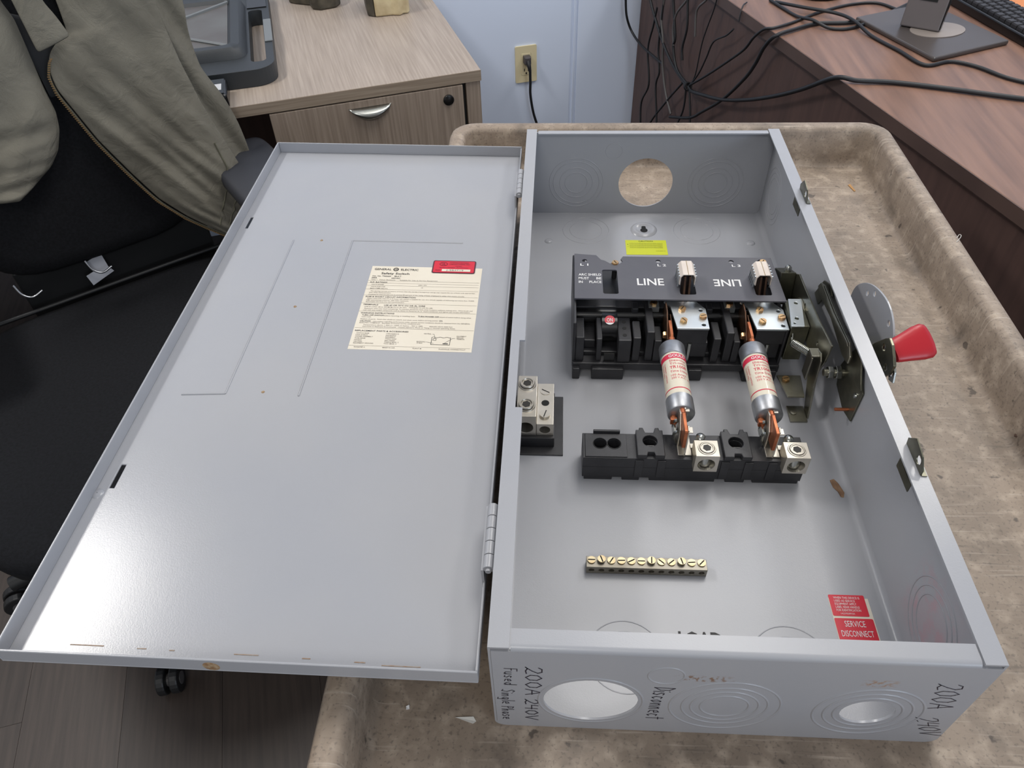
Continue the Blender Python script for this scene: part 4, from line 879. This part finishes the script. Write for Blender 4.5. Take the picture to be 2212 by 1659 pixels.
# cables: (name part of label, radius, material, path)
ZT = ZB+.0005
CP = [
 ('thick black cable arching across the right desk top and over its edge', .0047, CABLE, [(1.02,1.16,-.026),(.910,1.185,-.025),(.789,1.230,-.025),(.696,1.260,-.025),(.628,1.267,-.024),(.590,1.286,-.026),(.562,1.388,-.094),(.533,1.476,-.148),(.499,1.579,-.203),(.464,1.692,-.253),(.430,1.795,-.285),(.413,1.853,-.301),(.406,1.875,-.298)]),
 ('thin black cable climbing from the tie to the desk edge below the monitor foot', .0032, CABLE, [(.408,1.868,-.291),(.436,1.780,-.225),(.466,1.687,-.150),(.484,1.633,-.103),(.493,1.600,-.063),(.503,1.562,-.032),(.524,1.553,-.0255),(.573,1.589,-.0265),(.638,1.645,-.0265),(.722,1.696,-.0265),(.788,1.707,-.0265),(.819,1.669,-.0265),(.825,1.651,-.0265)]),
 ('black cable looping low on the brown panel then up to the monitor neck', .0042, CABLE, [(.378,1.961,-.427),(.416,1.842,-.373),(.437,1.778,-.325),(.466,1.689,-.251),(.492,1.609,-.163),(.502,1.576,-.115),(.508,1.549,-.066),(.518,1.514,-.029),(.562,1.539,-.0245),(.622,1.576,-.0255),(.692,1.580,-.0255),(.759,1.606,-.0255),(.845,1.674,-.0255),(.893,1.722,-.0255)]),
 ('black cable lying in a shallow dip behind the monitor foot', .0036, CABLE, [(.547,1.733,-.026),(.585,1.629,-.026),(.610,1.576,-.018),(.644,1.548,-.026),(.696,1.552,-.026),(.783,1.625,-.026),(.889,1.715,-.020)]),
 ('black cable running along the front edge of the monitor foot to the right', .0038, CABLE, [(.557,1.720,-.026),(.608,1.657,-.018),(.674,1.615,-.018),(.700,1.565,-.018),(.721,1.500,-.026),(.754,1.418,-.026),(.782,1.345,-.026),(.838,1.362,-.026),(.881,1.335,-.026),(.913,1.287,-.026),(.941,1.261,-.026),(.99,1.225,-.026)]),
 ('dark cable hanging in a loose curve beside the pale wall', .0036, CABLE, [(0.242,2.250,-0.159),(0.244,2.251,-0.190),(0.251,2.253,-0.239),(0.270,2.259,-0.285),(.296,2.205,-.306),(.320,2.139,-.307),(.350,2.047,-.303)]),
 ('long grey-black cable slanting down to the tie from upper left', .0040, CABLE, [(.300,2.20,-.11),(.310,2.168,-.164),(.329,2.110,-.211),(.349,2.048,-.251),(.372,1.977,-.281),(.401,1.888,-.301)]),
 ('grey cable hanging straight down the brown panel', .0034, CABLEG, [(.336,2.085,-.09),(.339,2.080,-.136),(.337,2.084,-.187),(.346,2.056,-.242),(.350,2.046,-.301),(.362,2.008,-.367),(.379,1.956,-.416)]),
 ('black cable dropping to the tie just right of the grey one', .0036, CABLE, [(.353,2.03,-.07),(.357,2.024,-.118),(.369,1.988,-.203),(.368,1.991,-.234),(.380,1.953,-.281),(.405,1.877,-.296)]),
 ('short black cable hanging straight above the tie', .0032, CABLE, [(.382,1.946,-.050),(.384,1.941,-.092),(.389,1.926,-.157),(.385,1.937,-.214),(.388,1.928,-.246)]),
 ('thin wavy black cable nearest the wall end of the brown panel', .0030, CABLE, [(.326,2.12,-.17),(.322,2.133,-.225),(.315,2.154,-.302),(.325,2.124,-.397),(.312,2.163,-.473),(.315,2.154,-.556),(.32,2.14,-.70),(.30,2.10,-.780)]),
 ('thin black cable hanging behind the grey one', .0030, CABLE, [(.338,2.080,-.12),(.338,2.082,-.183),(.338,2.084,-.272),(.345,2.061,-.333),(.341,2.074,-.383),(.352,2.038,-.495),(.355,2.02,-.65),(.34,1.98,-.780)]),
 ('thin wire slanting from the desk edge down to the tie', .0018, CABLE, [(.432,1.792,-.040),(.429,1.801,-.073),(.419,1.833,-.160),(.415,1.846,-.253),(.407,1.869,-.293)]),
 ('thin bent wire with a kinked free end above the tie', .0022, CABLE, [(.464,1.695,-.079),(.455,1.723,-.104),(.437,1.778,-.140),(.429,1.802,-.191),(.421,1.828,-.240),(.408,1.867,-.292)]),
 ('black cable tail hanging straight down below the tie', .0028, CABLE, [(.407,1.871,-.299),(.412,1.853,-.331),(.418,1.833,-.397),(.42,1.83,-.55),(.40,1.82,-.780)]),
 ('black cable tail hanging slightly left below the tie', .0028, CABLE, [(.402,1.886,-.305),(.402,1.885,-.369),(.392,1.916,-.451),(.385,1.93,-.60),(.38,1.90,-.780)]),
 ('black cable tail sweeping left below the tie', .0030, CABLE, [(.394,1.911,-.303),(.366,1.995,-.397),(.333,2.098,-.529),(.325,2.11,-.66),(.31,2.05,-.780)]),
 ('short pale grey cable curling at the top of the brown panel', .0030, CABLEG, [(.388,1.93,-.055),(.382,1.946,-.093),(.367,1.994,-.142),(.363,2.005,-.185),(.368,1.990,-.229)]),
 ('short grey cable drooping just under the desk edge', .0028, CABLEG, [(.420,1.83,-.035),(.415,1.845,-.061),(.402,1.884,-.100),(.405,1.875,-.162)]),
 ('thin short wire end lying on the desk edge', .0016, CABLE, [(.49,1.72,-.0265),(.480,1.705,-.0265),(.474,1.688,-.0285),(.470,1.679,-.040),(.469,1.675,-.055)]),
]
for lb, r, mt, path in CP:
    path = [(p[0], p[1], max(p[2], ZF+.006)) for p in path]
    o = MB().tube(path, r, 8, 8).build('cable', mt, smooth=60); tag(o, lb, 'cable', 'desk cables')
tie = MB(); tie.ring((.4045, 1.876, -.298), (.3, -.8, .5), .010, .003, 20, 6, 1.6); o = tie.build('cable_tie', CABLE, smooth=60); tag(o, 'black tie gathering the cables in front of the brown panel', 'cable tie')

# monitor stand, keyboard, warm-light patch and the dark base on the brown desk
mo = thing('monitor_stand', 'dark grey monitor stand with a flat foot on the brown desk', 'monitor stand', (.86, 1.52, ZB))
P4 = [(.712, 1.600), (.806, 1.366), (.990, 1.455), (.900, 1.690)]
m = MB(); m.prism(P4, 'z', ZB+.0005, ZB+.010); m.build('foot', MOND, mo, bevel=.003)
m = MB(); c_, s_ = math.cos(TH), math.sin(TH)
m.prism([(.862+.062*math.cos(a)*c_-.042*math.sin(a)*s_, 1.515+.062*math.cos(a)*s_+.042*math.sin(a)*c_) for a in [2*math.pi*i/36 for i in range(36)]], 'z', ZB+.0102, ZB+.0115); m.build('swivel_disc', SILV, mo)
m = MB(); nk = Matrix.Translation((.826, 1.523, ZB+.0117)) @ Matrix.Rotation(TH-.85, 4, 'Z') @ Matrix.Rotation(R(-8), 4, 'X')
m.box(-.040, .040, -.008, .014, 0, .34, nk); m.build('neck', MONP, mo, bevel=.003)
m = MB(); m.box(.0405, .0420, -.007, .013, .004, .336, nk); m.build('neck_edge', BLACKG, mo)
m = MB(); m.box(-.018, .018, -.0092, -.0082, .055, .12, nk); m.build('cable_slot', BLACKH, mo)
kb = thing('keyboard', 'black keyboard behind the monitor foot on the brown desk', 'keyboard', (1.0, 1.55, ZB))
kd_ = Vector((.065, -.276, 0)).normalized(); ke = Vector((-kd_.y, kd_.x, 0))
KM = Matrix(((kd_.x, ke.x, 0, .957), (kd_.y, ke.y, 0, 1.690), (0, 0, 1, ZB), (0, 0, 0, 1)))
m = MB(); m.box(-.05, .38, 0, .094, .0005, .020, KM); m.build('keyboard_body', BLACKG, kb, bevel=.003)
km = MB(); loft(km, [[(x*a, y*a, z) for x, y in ((-.0085, -.0085), (.0085, -.0085), (.0085, .0085), (-.0085, .0085))] for a, z in ((1, 0), (.95, .005), (.78, .008))], False, True); kme = km.mesh('key', [KEYP])
for i in range(21):
    for j in range(4):
        p = KM @ Vector((-.036+i*.0195, .016+j*.0215, .0202)); link('key', kme, kb, loc=p-Vector((1.0, 1.55, ZB))+Vector((1.0, 1.55, ZB)), rot=(0, 0, math.atan2(kd_.y, kd_.x)))
m = MB(); m.prism([(1.062, 1.800), (1.130, 1.500), (1.36, 1.56), (1.29, 1.86)], 'z', ZB+.0005, ZB+.004); o = m.build('warm_light_patch', ORANGE, bevel=.001); tag(o, 'orange-brown patch for warm light on the desk top behind the keyboard', 'warm_light_patch')  # orange colour stands in for warm light falling on the desk top
db = thing('speaker_base', 'dark rounded base of a device at the back of the brown desk', 'device', (.672, 1.80, ZB))
m = MB(); m.lathe([(.0005, .0005), (.060, .0005), (.064, .006), (.060, .014), (.0005, .018)], (.672, 1.793, ZB), (0, 0, 1), 36); m.build('base_disc', BLACKG, db, smooth=40)
m = MB(); m.cyl((.672, 1.793, ZB+.0185), (.672, 1.793, ZB+.12), .020, seg=20); m.build('base_stem', BLACKG, db, smooth=40)

# ------------------------------------------------------------------ office chair
F2 = Vector((.616, -.788, 0)); LT = Vector((.788, .616, 0)); O0 = Vector((-.83, 1.0, -.2))
a12 = R(12); NBk = F2*math.cos(a12)+Vector((0, 0, math.sin(a12))); UPb = -F2*math.sin(a12)+Vector((0, 0, math.cos(a12)))
ch = thing('office_chair', 'black upholstered office chair beside the oak desk, jacket over its back', 'chair', (-.75, .68, ZF))
def BK(s, t, d): return O0+LT*s+UPb*t+NBk*d
def superloop(c, e1, e2, a, b, n=40, p=.45): 
    return [tuple(c+e1*(a*math.copysign(abs(math.cos(t))**p, math.cos(t)))+e2*(b*math.copysign(abs(math.sin(t))**p, math.sin(t)))) for t in [2*math.pi*i/n for i in range(n)]]
m = MB(); cb = BK(-.030, .265, 0)
loft(m, [superloop(cb+NBk*d, LT, UPb, .225-i, .305-i) for d, i in ((-.045, .03), (-.038, .008), (-.02, 0), (.0, .0), (.018, .010), (.026, .035))], True, True); m.build('backrest', FABRIC, ch, smooth=60)
zs = -.30
sc = O0+F2*.335-LT*.055; sc.z = zs
m = MB(); loft(m, [superloop(sc+Vector((0, 0, d)), LT, F2, .345-i, .325-i, 44, .5) for d, i in ((-.075, .03), (-.06, .006), (-.03, 0), (-.012, .006), (-.002, .03), (.0, .06))], True, True); m.build('seat', SEATF, ch, smooth=60)
m = MB(); m.tube([sc+(-F2*.315)+LT*(-.30+.60*i/20)+Vector((0, 0, .0005)) for i in range(21)], .0045, 8); m.build('seat_piping', CHAIRP, ch, smooth=60)
m = MB(); m.tube([O0+F2*.12+Vector((0, 0, -.19)), O0-F2*.02+Vector((0, 0, -.19)), O0-F2*.07+Vector((0, 0, -.10)), O0-F2*.10+Vector((0, 0, .18))], .022, 10); m.build('back_bracket', CHAIRP, ch, smooth=60)
MB().box(-.20, .17, -.012, .0, -.16, -.02, Matrix(((LT.x, F2.x, 0, O0.x), (LT.y, F2.y, 0, O0.y), (0, 0, 1, O0.z), (0, 0, 0, 1)))).build('gap_shade_panel', CHAIRP, ch, bevel=.004)  # dark panel added to stand in for shade between back and seat
m = MB()
for s in (-.055,):
    m.prism([(-.020, -.030), (.012, -.022), (.014, -.052), (.020, -.064), (-.026, -.078), (-.030, -.056), (-.014, -.052)], 'x', 0, .002, Matrix(((NBk.x, LT.x, UPb.x, BK(s, -.012, 0).x), (NBk.y, LT.y, UPb.y, BK(s, -.012, 0).y), (NBk.z, LT.z, UPb.z, BK(s, -.012, 0).z), (0, 0, 0, 1))))
m.build('support_tab', BRKT, ch)
for s in (-.205, -.075):
    m = MB(); m.tube([BK(s, -.035, .012), BK(s+.006, -.056, .016), BK(s+.020, -.066, .018), BK(s+.040, -.060, .018)], .0022, 8); m.build('wire_hook', CHROME, ch, smooth=60)
for sg in (-1, 1):
    ac = O0+LT*(.300*sg-.022)+F2*.085; ac.z = -.120
    m = MB(); e1 = F2; e2 = LT
    loft(m, [superloop(ac+Vector((0, 0, d)), e1, e2, .135-i, .066-i*.6, 36, .30) for d, i in ((-.035, .012), (-.028, .002), (-.012, 0), (-.003, .006), (.0, .018))], True, True); ap = m.build('armrest_pad', ARMP, ch, smooth=60)
    m = MB(); m.tube([ac+Vector((0, 0, -.036)), ac+Vector((0, 0, -.16)), ac+Vector((0, 0, -.232))-LT*(.02*sg), ac+Vector((0, 0, -.245))-LT*(.12*sg)], .016, 10); m.build('armrest_post', CHAIRP, ch, smooth=60)
bc = Vector((-.75, .68, ZF))
m = MB(); m.cyl(bc+Vector((0, 0, .10)), bc+Vector((0, 0, .30)), .028, seg=20); m.cyl(bc+Vector((0, 0, .30)), (sc.x, sc.y, zs-.076), .022, seg=16); m.build('gas_column', CHAIRP, ch, smooth=40)
for i in range(5):
    a = R(212+72*i); d = Vector((math.cos(a), math.sin(a), 0)); e = Vector((-d.y, d.x, 0))
    m = MB(); m.tube([bc+Vector((0, 0, .115)), bc+d*.17+Vector((0, 0, .10)), bc+d*.335+Vector((0, 0, .078))], lambda t: .026-.010*t, 10); m.build('base_leg', CHAIRP, ch, smooth=60)
    w = bc+d*.345
    m = MB()
    for s in (-1, 1): m.cyl(w+e*(.004*s)+Vector((0, 0, .0272)), w+e*(.020*s)+Vector((0, 0, .0272)), .027, seg=22)
    cw = m.build('caster', CHAIRP, ch, bevel=.003); 
    m = MB(); m.cyl(w-e*.021+Vector((0, 0, .0272)), w+e*.021+Vector((0, 0, .0272)), .012, seg=16); m.build('caster_hub', CABLEG, ch)

# ------------------------------------------------------------------ canvas jacket over the chair back
jk = thing('jacket', 'olive canvas work jacket hung over the back of the black office chair', 'jacket', tuple(BK(.1, -.05, .06)))
def resample(pts, n):
    P = [Vector((p[0], p[1])) for p in pts]; d = [0]
    for a, b in zip(P[:-1], P[1:]): d.append(d[-1]+(b-a).length)
    out = []
    for i in range(n):
        t = d[-1]*i/(n-1); k = 0
        while k < len(d)-2 and d[k+1] < t: k += 1
        f = (t-d[k])/max(d[k+1]-d[k], 1e-9); out.append(P[k].lerp(P[k+1], min(max(f, 0), 1)))
    return out
def cloth(name, left, right, rows, cols, dfun, mt, thick=.004, base=.05):
    A = resample(left, rows); Bq = resample(right, rows); vs = []; fs = []
    for i in range(rows):
        for j in range(cols):
            u = j/(cols-1); p = A[i].lerp(Bq[i], u); vs.append(tuple(BK(p.x, p.y, base+dfun(u, i/(rows-1), p.x, p.y))))
    fs = [(i*cols+j, i*cols+j+1, (i+1)*cols+j+1, (i+1)*cols+j) for i in range(rows-1) for j in range(cols-1)]
    o = MB().add(vs, fs).build(name, mt, jk, smooth=180, fix=True)
    md = o.modifiers.new('thick', 'SOLIDIFY'); md.thickness = thick; md.offset = 1 if False else 0
    sb = o.modifiers.new('sub', 'SUBSURF'); sb.levels = 1; sb.render_levels = 1
    return o, A, Bq, (lambda i, u: None)
def nz(x, y, z=0.0, s=1.0): return mnoise.noise(Vector((x*s, y*s, z)))
zipc = [(.075, .60), (.072, .46), (.066, .38), (.063, .349), (.042, .343), (.023, .329), (.012, .305), (.010, .275), (.022, .232), (.037, .178), (.066, .108), (.093, .049), (.129, .000), (.163, -.035), (.193, -.064)]
rgt = [(.222, .60), (.219, .46), (.218, .371), (.219, .333), (.222, .269), (.232, .192), (.249, .116), (.262, .058), (.2705, .018), (.262, -.006), (.2460, -.024), (.2300, -.040), (.205, -.062)]
def fold(q, w, seed, k):
    a = mnoise.noise(Vector((q*k+.35*mnoise.noise(Vector((q*9, w*5, seed+9))), w*2.6, seed)))
    return 1-abs(a)*2.2
_nt = CANVAS.node_tree; _b = _nt.nodes['Principled BSDF']; _n = _nt.nodes.new('ShaderNodeTexNoise'); _n.inputs['Scale'].default_value = 26; _n.inputs['Detail'].default_value = 5; _n.inputs['Distortion'].default_value = 1.2
_tc = _nt.nodes.new('ShaderNodeTexCoord'); _nt.links.new(_tc.outputs['Object'], _n.inputs['Vector'])
_bp = _nt.nodes.new('ShaderNodeBump'); _bp.inputs['Strength'].default_value = 0.45; _bp.inputs['Distance'].default_value = 0.010
_nt.links.new(_n.outputs['Fac'], _bp.inputs['Height'])
_src = _b.inputs['Normal'].links[0].from_node; _nt.links.new(_bp.outputs[0], _src.inputs['Normal'])
def dmain(u, v, x, y):
    q = x*.86+y*.5; w = x*(-.5)+y*.86     # q runs across the folds, w along them
    f = .0105*fold(q, w, 1, 15)*min(1, max(.15, (.40-y)*4)) + .0050*fold(q, w, 4, 34) + .005*nz(x, y, 0, 14) + .0012*nz(x, y, 2, 70)
    if y < .03: f += .004*math.sin((x+y)*260)*min(1, (.03-y)*25)
    edge = min(u, 1-u)*6
    return .012+f*min(1, edge+.25)+.018*math.sin(math.pi*u)*(1-.4*v)
_, FP_A, FP_B, _ = cloth('front_panel', zipc, rgt, 70, 36, dmain, CANVAS)
flp_l = [(.225, .60), (.222, .45), (.220, .371), (.221, .333), (.224, .269), (.234, .192), (.250, .118), (.264, .060), (.266, .030)]
flp_r = [(.285, .60), (.282, .45), (.272, .361), (.263, .316), (.261, .244), (.284, .186), (.293, .140), (.296, .085), (.296, .030)]
cloth('back_panel', flp_l, flp_r, 40, 12, lambda u, v, x, y: -.012+.006*math.sin(x*120+y*40)-.012*u, CANVAS)
slv_r = [(-.010, .62), (-.006, .50), (-.009, .417), (-.002, .388), (-.004, .339), (-.007, .279), (-.006, .240), (-.013, .212), (-.030, .180), (-.050, .160), (-.082, .143), (-.119, .130)]
slv_l = [(-.25, .62), (-.25, .50), (-.25, .40), (-.25, .36), (-.245, .32), (-.24, .28), (-.23, .24), (-.22, .20), (-.21, .17), (-.195, .145), (-.165, .130), (-.125, .127)]
def dslv(u, v, x, y):
    puff = .050*math.sqrt(max(0, 1-(2*u-1)**2))*(1-.25*v)
    low = max(0, (.30-y)/.17)
    wr_ = .0210*low*(fold(y, x*1.5, 21, 30)-.4) + .006*fold(x*.8-y*.55, y, 12, 18) + .006*nz(x, y, 7, 13)
    return .004+puff+wr_*min(1, min(u, 1-u)*8)
cloth('sleeve', slv_l, slv_r, 60, 30, dslv, CANVAS)
cloth('placket_flap', [(.003, .50), (.004, .415), (.005, .373), (.006, .336)], [(.060, .50), (.046, .407), (.055, .384), (.064, .350)], 14, 8, lambda u, v, x, y: .045+.006*math.sin(u*3.1), CANVAS)
cloth('jacket_lining', [(-.01, .40), (-.005, .33), (-.004, .26)], [(.068, .36), (.030, .33), (.012, .26)], 10, 8, lambda u, v, x, y: -.004, CANVASI)
# seams, hem stitching and the brass zip
def seam(pts, d, r, mt, name='seam'): 
    m = MB(); m.tube([BK(x, y, .05+d) for x, y in pts], r, 6); return m.build(name, mt, jk, smooth=60)
tape = [(.058, .338), (.040, .334), (.020, .318), (.0085, .296), (.0085, .268), (.018, .232), (.034, .176), (.062, .106), (.090, .046), (.126, -.003), (.160, -.038), (.190, -.067)]
seam(tape, .012, .0022, SEAM, 'zip_tape')
def on_main(x, y):
    tt = min(range(len(FP_A)), key=lambda i: abs(FP_A[i].lerp(FP_B[i], .5).y-y+ (x-FP_A[i].lerp(FP_B[i], .5).x)*0)); a, b_ = FP_A[tt], FP_B[tt]
    uu = min(max((x-a.x)/max(b_.x-a.x, 1e-6), 0), 1); return dmain(uu, tt/69, x, y)
for pts in ([(.226, .12), (.232, .07), (.222, .035), (.200, .005), (.178, -.030)], [(.2440, .050), (.2360, .020), (.2180, -.008), (.196, -.036)]):
    m = MB(); m.tube([BK(x, y, .0535+on_main(x, y)) for x, y in [tuple(p) for p in resample(pts, 14)]], .0013, 6); m.build('stitched_seam', SEAM, jk, smooth=60)
tp = resample(tape, 130); zm = MB()
for i, p in enumerate(tp):
    c = BK(p.x-.002, p.y-.0015, .0645+.05-.05); c = BK(p.x-.0022, p.y-.0015, .0655)
    zm.box(c.x-.0020, c.x+.0020, c.y-.0009, c.y+.0009, c.z-.0008, c.z+.0008)
zo = zm.build('zip_teeth', ZIPB, jk); zo['kind'] = 'stuff'
# ------------------------------------------------------------------ scraps on the cart and in the box
def chip(name, label, cat, pts, z, h, mt):
    m = MB(); n = len(pts); vs = [(p[0], p[1], z+.0003) for p in pts]+[(p[0]*1, p[1], z+h*(.6+.4*math.sin(i*2.1))) for i, p in enumerate(pts)]
    m.add(vs, [tuple(range(n-1, -1, -1)), tuple(range(n, 2*n))]+[(i, (i+1) % n, n+(i+1) % n, n+i) for i in range(n)]); o = m.build(name, mt); tag(o, label, cat)
chip('brown_flake', 'ragged brown flake on the box bottom near the right wall', 'flake', [(.3215, .2525), (.3255, .2540), (.3290, .2495), (.3305, .2430), (.3318, .2370), (.3300, .2315), (.3272, .2322), (.3260, .2385), (.3225, .2440)], T, .0012, FLAKE)
chip('wood_chip', 'tan wood chip on the cart floor beyond the upper clip', 'wood chip', [(.489, .829), (.4925, .831), (.4965, .813), (.4935, .811)], 0, .002, WOODC)
chip('twig', 'short dark twig on the cart floor at the right', 'twig', [(.521, .310), (.5225, .3125), (.532, .3085), (.531, .306)], .0095, .002, TWIG)
chip('paper_scrap', 'pale pointed paper scrap on the cart left of the box', 'scrap', [(-.0325, .0045), (-.018, .0055), (-.0155, .002), (-.018, .0)], 0, .001, SCRAP)
chip('foam_crumb', 'tiny white crumb on the cart floor under the cover', 'crumb', [(-.0735, .0115), (-.071, .0125), (-.0705, .0095), (-.073, .0090)], 0, .0018, WHITE)
chip('bark_chip', 'cream chip at the near edge of the cart floor', 'wood chip', [(-.087, -.040), (-.078, -.037), (-.077, -.046), (-.088, -.047)], 0, .003, SCRAP)
th_ = MB(); th_.tube([(.5405, .585, .0635), (.5450, .589, .066), (.5475, .593, .0675), (.5465, .596, .067), (.5430, .592, .0645)], .0004, 6); o = th_.build('thread', SCRAP, smooth=60); tag(o, 'pale loop of thread stuck to the right rim of the cart', 'thread')
for o in bpy.data.objects:
    if '_w' in o: del o['_w']
